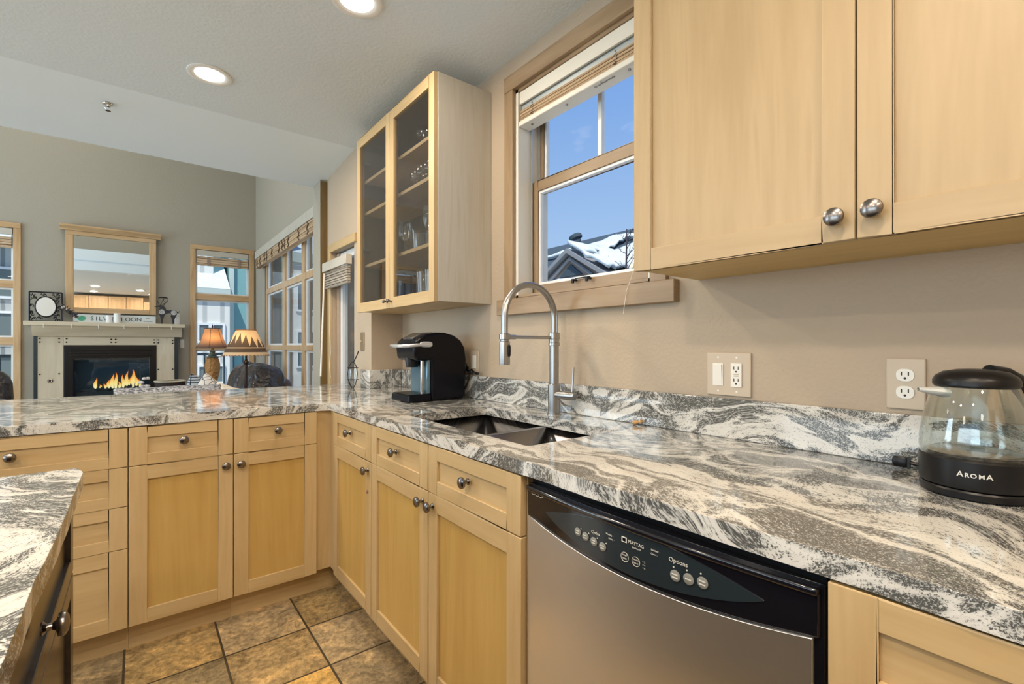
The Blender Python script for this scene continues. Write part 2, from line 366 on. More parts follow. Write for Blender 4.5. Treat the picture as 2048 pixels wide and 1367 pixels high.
# short wall stepping out and the wall of the glass door
m = MB(); m.box(DW_, RW+.2, 2.9, 3.08, 0, CZ+.1); panel_x(m, DW_, DW_+.16, 3.08, 3.80, 0, CZ+.1, [(3.20, 3.665, 0, z(.70))])
struct(m.obj('wall_door_side', wallk))
m = MB(); m.box(1.11, RW+.2, 3.80, 3.98, 0, 4.6); struct(m.obj('wall_pilaster', wallm))
m = MB(); panel_x(m, LW, LW+.2, 3.98, FAR+.2, 0, 4.6, [(4.15, 6.80, z(-.75), z(1.20))]); struct(m.obj('wall_living_right', wallm))
m = MB(); panel_y(m, FAR, FAR+.2, XL, LW, 0, 4.6, [(.592, 1.21, z(-.80), z(1.255)), (-1.68, -1.059, z(-.80), z(1.273))]); struct(m.obj('wall_far', wallm))
m = MB(); panel_x(m, XL-.2, XL, YB-.2, FAR+.2, 0, 4.6, [(-1.3, 2.7, .75, 2.2), (4.3, 7.0, .45, 3.2)]); struct(m.obj('wall_left', wallm))  # unseen wall; both openings added to bring in more light
m = MB(); m.box(XL, RW+.2, YB-.2, YB, 0, CZ+.1); struct(m.obj('wall_back', wallk))
m = MB(); m.box(XL, RW+.2, YB, 3.19, CZ, CZ+.1); m.obj('ceiling', ceilm)['kind'] = 'structure'
m = MB(); m.prism([(3.19, CZ), (3.98, z(1.268)), (3.98, CZ+.1), (3.19, CZ+.1)], 'x', XL, RW+.2); struct(m.obj('ceiling_soffit', ceil2))
m = MB(); m.box(XL, RW+.2, 3.83, 3.98, CZ+.1, 2.62); m.box(XL, RW+.2, 3.83, 3.98, 2.80, 4.6); struct(m.obj('wall_header', wallm))
m = MB(); m.box(XL, RW+.2, 3.83, 3.995, 2.62, 2.80); struct(m.obj('trim_1', ceil2))
m = MB(); m.box(XL-.2, RW+.3, 3.83, FAR+.2, 4.6, 4.7); struct(m.obj('ceiling_living', ceil2))

m = MB(); m.box(1.112, DW_+.0, 3.786, 3.7995, 0, z(1.272)); struct(m.obj('trim_3', wood('post_wood', 'z', (.13, .08, .03), (.16, .105, .038), (.20, .13, .05))))
# ------------------------------------------------------------ window 1: over the sink
cx0 = 1.355
w1 = thing('window_1', None, None, (cx0, 1.335, z(.2))); struct(w1)
m = MB(); m.box(cx0, RW-.0005, 1.708, 1.771, z(.214), z(1.18)); m.obj('casing', tz, w1, .002)
m = MB(); m.box(cx0, RW-.0005, .900, .963, z(.214), z(1.18)); m.obj('casing', tz, w1, .002)
m = MB(); m.box(cx0-.002, RW-.0005, .900, 1.771, z(1.18), z(1.253)); m.obj('casing', ty, w1, .002)
m = MB(); m.box(1.343, RW-.0005, .862, 1.815, z(.140), z(.214)); m.obj('apron', ty, w1, .003)
m = MB(); m.box(RW, 1.56, 1.690, 1.708, z(.22), z(1.18)); m.box(RW, 1.56, .963, .981, z(.22), z(1.18)); m.obj('jamb_liner', cream, w1)  # cream puts the window light into the colour of the wooden jamb
m = MB(); m.box(RW, 1.56, .963, 1.708, z(1.165), z(1.18)); m.obj('head_liner', ty, w1)
m = MB(); m.box(RW, 1.56, .963, 1.708, z(.205), z(.232)); m.obj('sill', ty, w1, .002)
def sash(x, y0, y1, z0, z1, st, par, name, mats=None):
    m = MB(); m.box(x, x+.03, y0, y0+st, z0, z1, 0); m.box(x, x+.03, y1-st, y1, z0, z1, 0); m.box(x, x+.03, y0+st, y1-st, z0, z0+st, 1); m.box(x, x+.03, y0+st, y1-st, z1-st, z1, 1)
    s_ = m.obj(name, mats or [tz, ty], par, .002)
    b = .012; m = MB(); y0 += st; y1 -= st; z0 += st; z1 -= st
    for a in ((y0, y0+b, z0, z1), (y1-b, y1, z0, z1), (y0+b, y1-b, z0, z0+b), (y0+b, y1-b, z1-b, z1)): m.box(x+.006, x+.026, *a)
    m.obj('glazing_bead', vinyl, s_, .001)
    m = MB(); m.box(x+.016, x+.019, y0, y1, z0, z1); m.obj('pane', pane1, s_)
    return s_
sash(1.462, .985, 1.700, z(.232), z(.765), .048, w1, 'lower_sash')
us = sash(1.500, .985, 1.690, z(.72), z(1.165), .036, w1, 'upper_sash')
m = MB(); m.box(1.508, 1.528, 1.305, 1.327, z(.75), z(1.13)); m.obj('muntin', vinyl, us, .002)
m = MB(); m.box(1.495, 1.50, 1.675, 1.69, z(.765), z(1.165)); m.box(1.45, 1.455, 1.68, 1.69, z(.232), z(1.165)); m.obj('track', alum, w1)
m = MB()
for y in (1.405, 1.325):
    m.box(1.440, 1.463, y-.006, y+.006, z(.272), z(.280)); m.box(1.436, 1.444, y-.006, y+.006, z(.262), z(.280))
m.box(1.452, 1.462, 1.325, 1.405, z(.281), z(.285)); m.obj('sash_lift', iron, w1, .001)
# woven blind pulled up under the head
bl = thing('roman_blind', 'woven wood blind pulled up at the top of the window over the sink', 'blind', (1.41, 1.34, z(1.165)))
m = MB(); m.box(1.380, 1.392, .985, 1.686, z(1.108), z(1.164)); m.obj('header_board', cream, bl, .002)
m = MB(); m.box(1.396, 1.432, .985, 1.686, z(1.085), z(1.112)); m.lathe([(.017, 0), (.017, .70)], (1.414, .986, z(1.087)), (0, 1, 0), 14); m.obj('head_rail', pbr('blue_grey_metal', (.50, .56, .58), .35, .5), bl)
m = MB()
for k in range(9):
    a = .0018*(k % 2); m.box(1.384-a, 1.446, .988+.002*(k % 3), 1.684, z(1.025+.0062*k), z(1.0297+.0062*k))
m.obj('folds', bamboo_y, bl, .001)
m = MB(); m.prism([(1.372, z(1.003)), (1.440, z(1.000)), (1.444, z(1.016)), (1.372, z(1.026))], 'y', .988, 1.684); br = m.obj('bottom_rail', cream, bl, .004, 3)
m = MB(); m.tube([(1.376, 1.195, z(1.0)), (1.372, 1.19, z(.99)), (1.376, 1.17, z(.986))], .0012); m.obj('cord_loop', pewter, br)
for y in (1.62, 1.40, 1.08):
    m = MB(); m.lathe([(.006, 0), (.005, .004), (0, .005)], (1.40, y, z(1.0018)), (0, 0, -1), 12); m.obj('cord_grommet', pewter, br)
M1 = face_M((1.405, 1.18, z(1.0008)), (0, -1, 0), (1, 0, 0))
text('printed_mark', '[D  PSG 4 HUNTER', .012, face_M((1.392, 1.19, z(1.0005)), (0, -1, -.0), (1, 0, -.04)), blackm, br, .0002)
for y in (1.60, 1.13):
    m = MB()
    for k in range(6): m.tube([(1.381, y+.012*math.sin(k*1.9), z(1.03+.010*k)), (1.379, y-.008, z(1.034+.010*k)), (1.381, y+.01*math.cos(k), z(1.040+.009*k))], .001, 5)
    m.obj('cord_tangle', blackm, bl)
m = MB(); m.tube([(1.384, 1.02, z(1.0)), (1.372, 1.025, z(.6)), (1.352, 1.03, z(.285))], .0009, 6); m.tube([(1.352, 1.03, z(.268)), (1.35, 1.032, z(.24)), (1.338, 1.045, z(.19)), (1.336, 1.058, z(.11))], .0009, 6)
m.obj('pull_cord', plastic_w, bl)
m = MB(); m.lathe([(.0, -.004), (.008, -.003), (.0095, 0), (.008, .003), (0, .004)], (1.351, 1.030, z(.277)), (1, 0, 0), 16); m.obj('cord_bead', plastic_w, bl)

# ------------------------------------------------------------ cabinet fronts
def fb(mb, ori, P, a0, a1, d0, d1, z0, z1, mi=0):
    """box on a front: a = along it, d = outwards from plane P"""
    if ori == 'X-': mb.box(P-d1, P-d0, a0, a1, z0, z1, mi)
    elif ori == 'X+': mb.box(P+d0, P+d1, a0, a1, z0, z1, mi)
    elif ori == 'Y-': mb.box(a0, a1, P-d1, P-d0, z0, z1, mi)
    else: mb.box(a0, a1, P+d0, P+d1, z0, z1, mi)
def out(ori): return {'X-': (-1, 0, 0), 'X+': (1, 0, 0), 'Y-': (0, -1, 0), 'Y+': (0, 1, 0)}[ori]
def at(ori, P, a, d, zz):
    n = out(ori); return (P+n[0]*d, a, zz) if ori[0] == 'X' else (a, P+n[1]*d, zz)
def shaker(name, ori, P, a0, a1, z0, z1, par, mats, st=.054, rl=None, th=.02, rec=.008, knob=None, kmat=None, kr=.0165, open_=False, grain_panel=2):
    rl = rl or st; m = MB()
    fb(m, ori, P, a0, a0+st, 0, th, z0, z1, 0); fb(m, ori, P, a1-st, a1, 0, th, z0, z1, 0)
    fb(m, ori, P, a0+st, a1-st, 0, th, z0, z0+rl, 1); fb(m, ori, P, a0+st, a1-st, 0, th, z1-rl, z1, 1)
    if not open_: fb(m, ori, P, a0+st-.001, a1-st+.001, .002, th-rec, z0+rl-.001, z1-rl+.001, grain_panel)
    d = m.obj(name, mats, par, .0016)
    if knob:
        k = MB(); q = [(.0095, 0), (.0095, .002), (.0055, .006), (.0048, .012), (.0075, .016), (kr*.93, .0185), (kr, .022), (kr*.94, .026), (kr*.6, .0295), (0, .031)]
        k.lathe(q, at(ori, P, knob[0], th, knob[1]), out(ori), 24); k.obj('knob', kmat or pewter, d)
    return d
F = .735; PF = 2.315; ZT = z(-.309); G = .0015
def carcass(m, ori, P, a0, a1, z0, z1, dep, mi=0):
    fb(m, ori, P, a0, a1, -dep, -.0005, z0, z1, mi)
def base(label, ori, P, a0, a1, par_mats, dep, group, fronts, toe=(.055, .11)):
    t = thing('base_cabinet', label, 'cabinet', at(ori, P, (a0+a1)/2, 0, 0), group)
    m = MB(); carcass(m, ori, P, a0, a1, toe[1], ZT if dep > .2 else ZT, dep); m.obj('body', par_mats[0], t)
    m = MB(); fb(m, ori, P, a0, a1, -dep, -toe[0], 0, toe[1]); m.obj('toe_kick', par_mats[1], t)
    for f in fronts: shaker(f[0], ori, P, f[1]+G, f[2]-G, f[3], f[4], t, par_mats, rl=f[6] if len(f) > 6 else None, knob=f[5], grain_panel=f[7] if len(f) > 7 else 2)
    return t
ZD = z(-.459); DB = z(-1.064); RL = .046
g1 = 'base cabinets under the window wall counter'; g2 = 'base cabinets under the peninsula counter'
def dr(a0, a1, k=None): return ('drawer', a0, a1, ZD+G, z(-.312), (k if k else (a0+a1)/2, z(-.376)), .042, 1)
cb = base('maple base cabinet in the inner corner, one drawer over a door with a small lock', 'X-', F, 1.793, 2.2475, MATS_Y, .63, g1,
     [dr(1.793, 2.246), ('door', 1.793, 2.246, DB, ZD-G, (1.82, z(-.494)))])
m = MB(); m.lathe([(.006, 0), (.006, .004), (.003, .006), (0, .007)], (F-.02, 1.824, z(-.580)), (-1, 0, 0), 12); m.obj('lock', pbr('copper_lock', (.45, .25, .2), .3, 1), cb)
m = MB(); m.box(F-.012, F+.0, 2.2485, 2.3085, z(-1.06), ZT); m.obj('filler_strip', wz, cb, .001)
sb = base('wide maple sink cabinet left of the dishwasher with two doors', 'X-', F, .868, 1.791, MATS_Y, .095, g1,
     [dr(1.330, 1.791, 1.560 if False else None), dr(.868, 1.327), ('door', 1.330, 1.791, DB, ZD-G, (1.363, z(-.497))), ('door', .868, 1.327, DB, ZD-G, (1.297, z(-.497)))])
base('maple base cabinet right of the dishwasher, cut by the picture edge', 'X-', F, -.40, .232, MATS_Y, .63, g1,
     [dr(-.40, .232), ('door', -.40, .232, DB, ZD-G, (-.36, z(-.497)))])
pc = base('maple base cabinet on the peninsula beside the inner corner, one drawer over one door', 'Y-', PF, .318, .66, MATS_X, .60, g2,
     [dr(.318, .657), ('door', .318, .657, DB, ZD-G, (.344, z(-.503)))])
m = MB(); m.box(.659, .735, PF-.006, PF, z(-1.058), ZT); m.obj('filler_strip', wz, pc, .001)
m = MB(); m.box(.66, .785, PF+.055, PF+.075, 0, .11); m.obj('toe_kick', wx, pc)
base('maple base cabinet in the middle of the peninsula, knob at its right', 'Y-', PF, -.027, .317, MATS_X, .60, g2,
     [dr(-.027, .317), ('door', -.027, .317, DB, ZD-G, (.289, z(-.503)))])
base('maple drawer stack at the left end of the peninsula behind the island', 'Y-', PF, -.64, -.028, MATS_X, .60, g2,
     [dr(-.64, -.029), ('drawer', -.64, -.029, z(-.607)+G, ZD-G, (-.333, z(-.533)), .042, 1), ('drawer', -.64, -.029, z(-.766)+G, z(-.607)-G, (-.333, z(-.687)), .042, 1), ('drawer', -.64, -.029, DB, z(-.766)-G, (-.333, z(-.915)), .054, 1)])

# ------------------------------------------------------------ granite worktops
def slab(name, loops, z0, z1, mat, parent, bev=.010):
    bm = bmesh.new(); off = wloc(parent)
    es = []
    for lp in loops:
        vs = [bm.verts.new((x-off.x, y-off.y, z1-off.z)) for x, y in lp]
        es += [bm.edges.new((vs[i], vs[(i+1) % len(vs)])) for i in range(len(vs))]
    bmesh.ops.triangle_fill(bm, use_beauty=True, use_dissolve=False, edges=es)
    r = bmesh.ops.extrude_face_region(bm, geom=list(bm.faces)); 
    for v in [g for g in r['geom'] if isinstance(g, bmesh.types.BMVert)]: v.co.z = z0-off.z
    bmesh.ops.recalc_face_normals(bm, faces=bm.faces)
    me = bpy.data.meshes.new(name); bm.to_mesh(me); bm.free(); me.materials.append(mat); me.shade_smooth(); me.set_sharp_from_angle(angle=math.radians(40))
    o = bpy.data.objects.new(name, me); C.objects.link(o); o.parent = parent
    b = o.modifiers.new('bevel', 'BEVEL'); b.width = bev; b.segments = 4; b.limit_method = 'ANGLE'; b.angle_limit = math.radians(50)
    return o
def rough_edge(p, q, n, amp, seed):
    """points from p to q, wandering a little like a hand finished edge"""
    p = Vector(p); q = Vector(q); t = (q-p).normalized(); nn = Vector((-t.y, t.x)); r = []
    for i in range(n):
        f = i/n; e = min(1, f*12, (1-f)*12); c = p.lerp(q, f)
        r.append(tuple(c + nn*amp*e*(mnoise.noise(Vector((c.x*7+seed, c.y*7, seed)))+.5*mnoise.noise(Vector((c.x*19, c.y*19+seed, seed))))))
    return r
def rrect(x0, x1, y0, y1, r, n=5):
    p = []
    for cx, cy, a in ((x1-r, y1-r, 0), (x0+r, y1-r, 90), (x0+r, y0+r, 180), (x1-r, y0+r, 270)):
        for i in range(n+1):
            t = math.radians(a+90*i/n); p.append((cx+r*math.cos(t), cy+r*math.sin(t)))
    return p
CT = z(-.273); CB = z(-.307)
ct = thing('countertop', 'grey and white swirled granite counter running under the window and along the peninsula', 'worktop', (1.0, 2.3, CB))
outl = [(RW-.001, -.9), (RW-.001, 2.899), (DW_-.001, 2.899), (DW_-.001, 3.385), (-.51, 3.42), (-.68, 3.25)]
outl += rough_edge((-.68, 2.293), (.700, 2.293), 50, .003, 3) + rough_edge((.713, 2.280), (.713, -.9), 90, .004, 8)
hole = rrect(.828, 1.205, .975, 1.712, .016)
slab('slab', [outl, hole], CB, CT, GRAN, ct, .012)
bs = thing('backsplash', 'low granite upstand along the wall behind the counter', 'backsplash', (1.36, 1.2, CT))
m = MB(); m.box(1.355, RW-.001, -.9, 2.880, CT, z(-.156)); m.obj('long_panel', GRAN, bs, .003)
m = MB(); m.box(DW_-.02, 1.354, 2.879, 2.8985, CT, z(-.156)); m.obj('short_panel', GRAN, bs, .003)
m = MB(); m.box(DW_-.0205, DW_-.001, 2.8995, 3.03, CT, z(-.156)); m.obj('end_panel', GRAN, bs, .003)

# island
isl = thing('kitchen_island', 'dark espresso island with drawers under a pale granite top, near left', 'island', (-.6, .6, 0))
m = MB(); m.box(-1.10, -.128, -.45, 1.385, .08, CB-.001); m.obj('body', dark_wz, isl, .002)
m = MB(); m.box(-1.05, -.18, -.40, 1.33, 0, .08); m.obj('toe_kick', dark_wz, isl)
for y0, y1 in ((.47, 1.375), (-.44, .465)):
    kk = (y0+y1)/2+ (.02 if y0 > 0 else 0)
    for za, zb in ((.70, .853), (.43, .695), (.11, .425)):
        shaker('drawer', 'X+', -.128, y0, y1, za, zb, isl, [dark_wz]*3, st=.05, rl=.036, knob=(kk, (za+zb)/2), kmat=pewter, kr=.017)
slab('granite_top', [rough_edge((-1.14, -.5), (-.110, -.5), 2, 0, 1)+rough_edge((-.092, -.48), (-.092, 1.405), 60, .003, 5)+[(-.106, 1.425), (-1.14, 1.425)]], CB, CT, GRAN_I, isl, .0165)

# ------------------------------------------------------------ sink and faucet
sk = thing('sink', 'double bowl stainless steel sink set under the granite counter', 'sink', (1.02, 1.34, CB-.2))
def bowl(y0, y1, dz):
    m = MB(); x0, x1 = .836, 1.222; zt = CB-.0015; zb = CB-dz
    top = rrect(x0, x1, y0, y1, .018); bot = rrect(x0+.006, x1-.006, y0+.006, y1-.006, .02); n = len(top)
    cx, cy = (x0+x1)/2, (y0+y1)/2
    vs = [(x, y, zt) for x, y in top]+[(x, y, zb+.02) for x, y in bot]+[((x-cx)*.94+cx, (y-cy)*.94+cy, zb) for x, y in bot]+[((x-cx)*.13+cx+.02, (y-cy)*.13+cy, zb-.004) for x, y in bot]
    fs = [(j*n+i, j*n+(i+1) % n, (j+1)*n+(i+1) % n, (j+1)*n+i) for j in range(3) for i in range(n)]+[tuple(3*n+i for i in range(n))]
    m.add(vs, fs, 0, True); m.open = True
    o = m.obj('bowl', steel_dark, sk); s_ = o.modifiers.new('solid', 'SOLIDIFY'); s_.thickness = .0015; s_.offset = -1
    m = MB(); m.lathe([(.036, .002), (.040, .0), (.028, -.006), (.01, -.008), (0, -.008)], (cx+.02, cy, zb-.001), (0, 0, 1), 24); m.obj('drain', nickel, o)
bowl(1.338, 1.724, .21); bowl(.985, 1.312, .19)
m = MB(); m.box(.836, 1.222, 1.3125, 1.3375, CB-.016, CB-.0017); m.obj('divider', steel_dark, sk, .003)

fx, fy = 1.290, 1.360
fc = thing('faucet', 'brushed steel pull down kitchen faucet arching over the sink', 'faucet', (fx, fy, CT))
m = MB(); m.lathe([(.029, 0), (.029, .004), (.0245, .006), (.0245, .118), (.022, .121), (.0185, .122), (.0185, .272)], (fx, fy, CT), (0, 0, 1), 32); m.obj('column', nickel, fc)
m = MB(); m.lathe([(.0195, 0), (.0225, .002), (.0225, .012), (.0205, .014), (.0205, .026), (.0225, .028), (.0225, .050), (.019, .053)], (fx, fy, CT+.270), (0, 0, 1), 32); m.obj('collar', nickel, fc)
R = .123; zc = z(.105); pts = [(fx, fy, z(.045)+.012*i) for i in range(5)]
for i in range(0, 49): a = PI*i/48; pts.append((fx-R+R*math.cos(a), fy, zc+R*math.sin(a)))
pts += [(fx-2*R, fy, zc-.012*i) for i in range(1, 8)]
m = MB(); m.tube(pts, .0085, 12)
fine = []
for i in range(len(pts)-1):
    for k in range(6): fine.append(Vector(pts[i]).lerp(Vector(pts[i+1]), k/6))
coil = []
tot = len(fine); up = Vector((0, 1, 0))
for i in range(tot-1):
    t = (fine[i+1]-fine[i]).normalized(); w = t.cross(up); a = i*1.15; coil.append(fine[i]+w*-.0045)
m.tube([fine[i] for i in range(0, tot, 2)], .0118, 14); m.tube([c + up*-.0115 for c in coil[::3]], .0032, 6); m.tube([c + up*.0115 for c in coil[::3]], .0032, 6); m.obj('spring_spout', nickel, fc)
m = MB(); tx = fx-2*R; m.lathe([(.0, -.0), (.019, .001), (.0195, .004), (.0195, .085), (.016, .087), (.016, .092), (.0205, .094), (.0205, .112), (.017, .115)], (tx, fy, z(-.072)), (0, 0, 1), 32); sh = m.obj('spray_head', nickel, fc)
m = MB(); m.soft((tx+.004, fy-.0205, z(-.02)), (.006, .005, .022), .6, 12); m.obj('spray_button', blackm, sh)
m = MB(); m.cyl((tx+.018, fy, z(.030)), (fx-.018, fy, z(.030)), .0062, n=16); m.lathe([(.0085, 0), (.0085, .03)], (tx+.018, fy, z(.030)), (1, 0, 0), 16); m.obj('support_arm', nickel, fc)
m = MB(); m.lathe([(.0165, 0), (.0165, .078), (.015, .081), (0, .081)], (fx, fy-.015, z(-.195)), (.25, -1, 0), 28); hd = m.obj('handle', nickel, fc)
m = MB(); m.cyl((fx+.017, fy-.082, z(-.182)), (fx+.025, fy-.082, z(-.085)), .0042, .0035); m.obj('lever', nickel, hd)

# ------------------------------------------------------------ dishwasher
dwt = thing('dishwasher', 'stainless steel dishwasher with black control panel under the counter', 'dishwasher', (F, .55, 0))
y0, y1 = .238, .862
m = MB(); m.box(F+.01, RW-.02, y0+.003, y1-.003, .09, CB-.006); m.box(F-.001, F+.01, y0+.001, y1-.001, .09, CB-.022); m.obj('tub', blackm, dwt)
m = MB(); m.box(F+.05, F+.07, y0+.003, y1-.003, .004, .089); m.obj('toe_panel', blackm, dwt)
def bow(y, amt=.018): t = (y-(y0+y1)/2)/((y1-y0)/2); return amt*(1-t*t)
def panel_strip(zlo, zhi, x_out, ya, yb, n=32, th=.025, mats=0):
    """bowed front: zlo, zhi are functions of y"""
    m = MB(); vs = []; fs = []
    for i in range(n+1):
        y = ya+(yb-ya)*i/n; x = F-x_out-bow(y)
        a, b = zlo(y), zhi(y)
        vs += [(x, y, a), (x, y, b), (F-.001, y, b), (F-.001, y, a)]
    for i in range(n):
        p, q = 4*i, 4*i+4
        fs += [(p, q, q+1, p+1), (p+1, q+1, q+2, p+2), (p+2, q+2, q+3, p+3), (p+3, q+3, q, p)]
    fs += [(0, 1, 2, 3), (4*n+3, 4*n+2, 4*n+1, 4*n)]
    return m.add(vs, fs, 0, True)
def lip(y): t = (y-(y0+y1)/2)/((y1-y0)/2-.012); return z(-.400)-.030*max(0, 1-t*t)       # curved seam of steel and black
panel_strip(lambda y: z(-1.03), lambda y: lip(y)-.002, .008, y0+.014, y1-.006).obj('steel_door', steel, dwt, .0008)
panel_strip(lambda y: z(-1.03), lambda y: z(-.326), .002, y0+.002, y1-.002, th=.03).obj('black_surround', black, dwt, .002)
panel_strip(lambda y: lip(y)+.0, lambda y: z(-.332), .0075, y0+.006, y1-.004).obj('control_panel', black, dwt, .003)
panel_strip(lambda y: z(-.342), lambda y: z(-.330), .014, y0+.006, y1-.004).obj('top_lip', black, dwt, .004, 3)
# leaf shaped touch panel
def leaf(k): 
    def top(y): t = (y-(y0+y1)/2)/((y1-y0)/2-.075); return z(-.374)+.034*k*max(0, 1-t*t)
    def bot(y): t = (y-(y0+y1)/2)/((y1-y0)/2-.075); return z(-.3745)-.047*k*max(0, 1-t*t)**.9
    return bot, top
bt, tp = leaf(1.0)
touch = panel_strip(bt, tp, .0095, y0+.075, y1-.075).obj('touch_panel', pbr('touch_navy', (.016, .024, .030), .25, coat=.3), dwt)
lab = pbr('label_white', (.62, .62, .58), .5)
btn = pbr('button_grey', (.20, .205, .19), .5)
cyc = (y0+y1)/2
def dpos(a, h, d=.0105): y = cyc-a; return Vector((F-d-bow(y), y, z(h)))     # a: metres right of centre as seen
def dN(a): y = cyc-a; e = .001; return Vector((-1, -(bow(y+e)-bow(y-e))/(2*e)*-1, 0)).normalized()
def dtext(name, s, size, a, h, mt=lab): 
    text(name, s, size, face_M(dpos(a, h), (bow(cyc-a-.001)*-1+bow(cyc-a+.001), -.002, 0), (0, 0, 1)), mt, dwt, .0002)
for k, a in enumerate((-.127, -.105, -.082, -.059)): 
    hh = -.383-.0025*k
    m = MB(); m.lathe([(.0086, 0), (.0086, .0012), (.0076, .0018), (0, .0018)], dpos(a, hh), (-1, 0, 0), 20); b_ = m.obj('button', btn, dwt)
    for j in (-1, 1): m = MB(); p = dpos(a, hh+.0025*j, .0126); m.box(p.x-.0001, p.x+.0002, p.y-.0045, p.y+.0045, p.z-.0009, p.z+.0009); m.obj('button_text', lab, b_)
    m = MB(); m.lathe([(.0013, 0), (.0013, .0008), (0, .0008)], dpos(a+.009, hh+.0095), (-1, 0, 0), 10); m.obj('indicator', lab, dwt)
for k, a in enumerate((.098, .122, .146)):
    hh = -.387+.0032*k
    m = MB(); m.lathe([(.0094, 0), (.0094, .0012), (.0083, .0018), (0, .0018)], dpos(a, hh), (-1, 0, 0), 20); b_ = m.obj('button', btn, dwt)
    for j in ((-1, 1) if k != 1 else (0,)): m = MB(); p = dpos(a, hh+.0027*j, .0126); m.box(p.x-.0001, p.x+.0002, p.y-.0055, p.y+.0055, p.z-.0010, p.z+.0010); m.obj('button_text', lab, b_)
    m = MB(); m.lathe([(.0014, 0), (.0014, .0008), (0, .0008)], dpos(a-.003, hh+.0135), (-1, 0, 0), 10); m.obj('indicator', lab, dwt)
for k, a in enumerate((-.006, .019)):
    m = MB(); m.tube([dpos(a+.0085*math.cos(t*PI/12), -.3915+.0085*math.sin(t*PI/12)) for t in range(24)], .0005, 4, closed=True); m.obj('button_ring', lab, dwt)
    dtext('button_text', ('START', 'DRAIN')[k], .0038, a, -.3885); dtext('button_text', ('RESET', 'DELAY')[k], .0038, a, -.3945)
dtext('cycles_text', 'Cycles', .0085, -.078, -.370); dtext('options_text', 'Options', .0105, .103, -.3625)
dtext('brand_text', 'MAYTAG', .0085, .019, -.360); dtext('brand_text', 'Jetclean II', .0048, .020, -.3675)
m = MB(); p = dpos(-.007, -.3595, .0107); m.box(p.x-.0002, p.x+.0002, p.y-.006, p.y+.006, p.z-.005, p.z+.005); m.obj('badge', lab, dwt)
m = MB(); p = dpos(-.007, -.3595, .0110); m.box(p.x-.0002, p.x+.0001, p.y-.0035, p.y+.0035, p.z-.003, p.z+.003); m.obj('badge_mark', black, dwt)
dtext('status_text', 'Washing  -', .0042, -.042, -.362); dtext('status_text', 'Drying  -', .0042, -.037, -.369)
dtext('status_text', 'Sanitized  -', .0042, .060, -.3585); dtext('status_text', 'Clean  -', .0042, .057, -.3655)
for k in range(3): dtext('delay_text', '= %s' % '248'[k], .0042, .036, -.3865-.0055*k)
for k in range(3):
    y = y1-.030-.015*k; m = MB(); m.tube([(F-.0085-bow(y), y+.007*math.cos(t), z(-.343)-.004*math.sin(t)) for t in [PI*i/10 for i in range(11)]], .0012, 5); m.obj('vent', chrome, dwt)

# ------------------------------------------------------------ upper cabinets
UZ0, UZ1 = z(.203), z(1.28)
uc = thing('wall_cabinet', 'large light maple wall cabinet with two doors above the counter, near right', 'cabinet', (1.37, .29, UZ0))
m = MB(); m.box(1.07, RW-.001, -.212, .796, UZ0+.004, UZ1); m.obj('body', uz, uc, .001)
m = MB(); m.box(1.072, RW-.001, -.212, .796, UZ0, UZ0+.0038); m.obj('underside', wood('under_panel_lit', 'y', (.50, .34, .12), (.56, .39, .14), (.62, .44, .17)), uc)  # warm bounced light on the underside put into a brighter amber
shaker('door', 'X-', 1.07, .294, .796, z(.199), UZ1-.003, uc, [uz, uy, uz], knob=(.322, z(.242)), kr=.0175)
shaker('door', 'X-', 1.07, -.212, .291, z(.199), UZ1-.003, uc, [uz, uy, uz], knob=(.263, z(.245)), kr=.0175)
# glass fronted cabinet
gc = thing('glass_cabinet', 'tall glass door maple wall cabinet with stemware, left of the window', 'cabinet', (1.37, 2.38, UZ0))
GA, GB = 1.900, 2.866; GT = z(1.25); gi = 1.075
inner = wood('cabinet_inside_shade', 'z', (.10, .062, .035), (.13, .082, .048), (.16, .105, .062))  # shade inside the cabinet put into a darker wood colour
m = MB(); m.box(gi, RW-.001, GA, GA+.018, UZ0, GT); m.obj('side_panel', pz, gc, .001)  # window light on this side is put into the paler colour
m = MB(); m.box(gi, RW-.001, GB-.018, GB, UZ0, GT); m.box(gi, RW-.001, GA+.018, GB-.018, UZ0, UZ0+.018); m.box(gi, RW-.001, GA+.018, GB-.018, GT-.018, GT); m.obj('body', wy, gc, .001)
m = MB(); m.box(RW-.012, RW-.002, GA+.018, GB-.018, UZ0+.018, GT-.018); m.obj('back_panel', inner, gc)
m = MB(); m.box(gi+.022, RW-.013, GA+.0182, GA+.021, UZ0+.0182, GT-.0182); m.box(gi+.022, RW-.013, GB-.021, GB-.0182, UZ0+.0182, GT-.0182); m.box(gi+.022, RW-.013, GA+.021, GB-.021, GT-.021, GT-.0182); m.obj('shade_lining', inner, gc)  # dark sheets added to carry the shade on the inner faces
m = MB(); m.box(gi+.004, gi+.02, 2.365, 2.405, UZ0+.018, GT-.018); m.obj('center_stile', wz, gc)
SH = (z(.475), z(.795), z(.99))
for s_ in SH: m = MB(); m.box(gi+.022, RW-.0135, GA+.0215, GB-.0215, s_, s_+.018); m.obj('shelf', wy, gc, .001)
for a, b, ka in ((GA+.004, 2.386, 2.361), (2.389, GB-.002, 2.413)):
    d = shaker('glass_door', 'X-', gi, a, b, z(.199), GT-.001, gc, MATS_Y, st=.048, rl=.055, open_=True, knob=(ka, z(.235)), kr=.010)
    m = MB(); m.box(gi-.012, gi-.009, a+.046, b-.046, z(.199)+.053, GT-.054); m.obj('pane', cabg, d)
    for hz in ((z(.58), z(1.11)) if ka > 2.4 else ()):
        m = MB(); m.soft((gi+.02, b-.035, hz), (.03, .014, .009), .5, 12); m.obj('hinge', nickel, d)
m = MB(); m.box(1.2, RW-.001, GB+.001, 2.899, UZ0, GT); struct(m.obj('trim_2', wz))

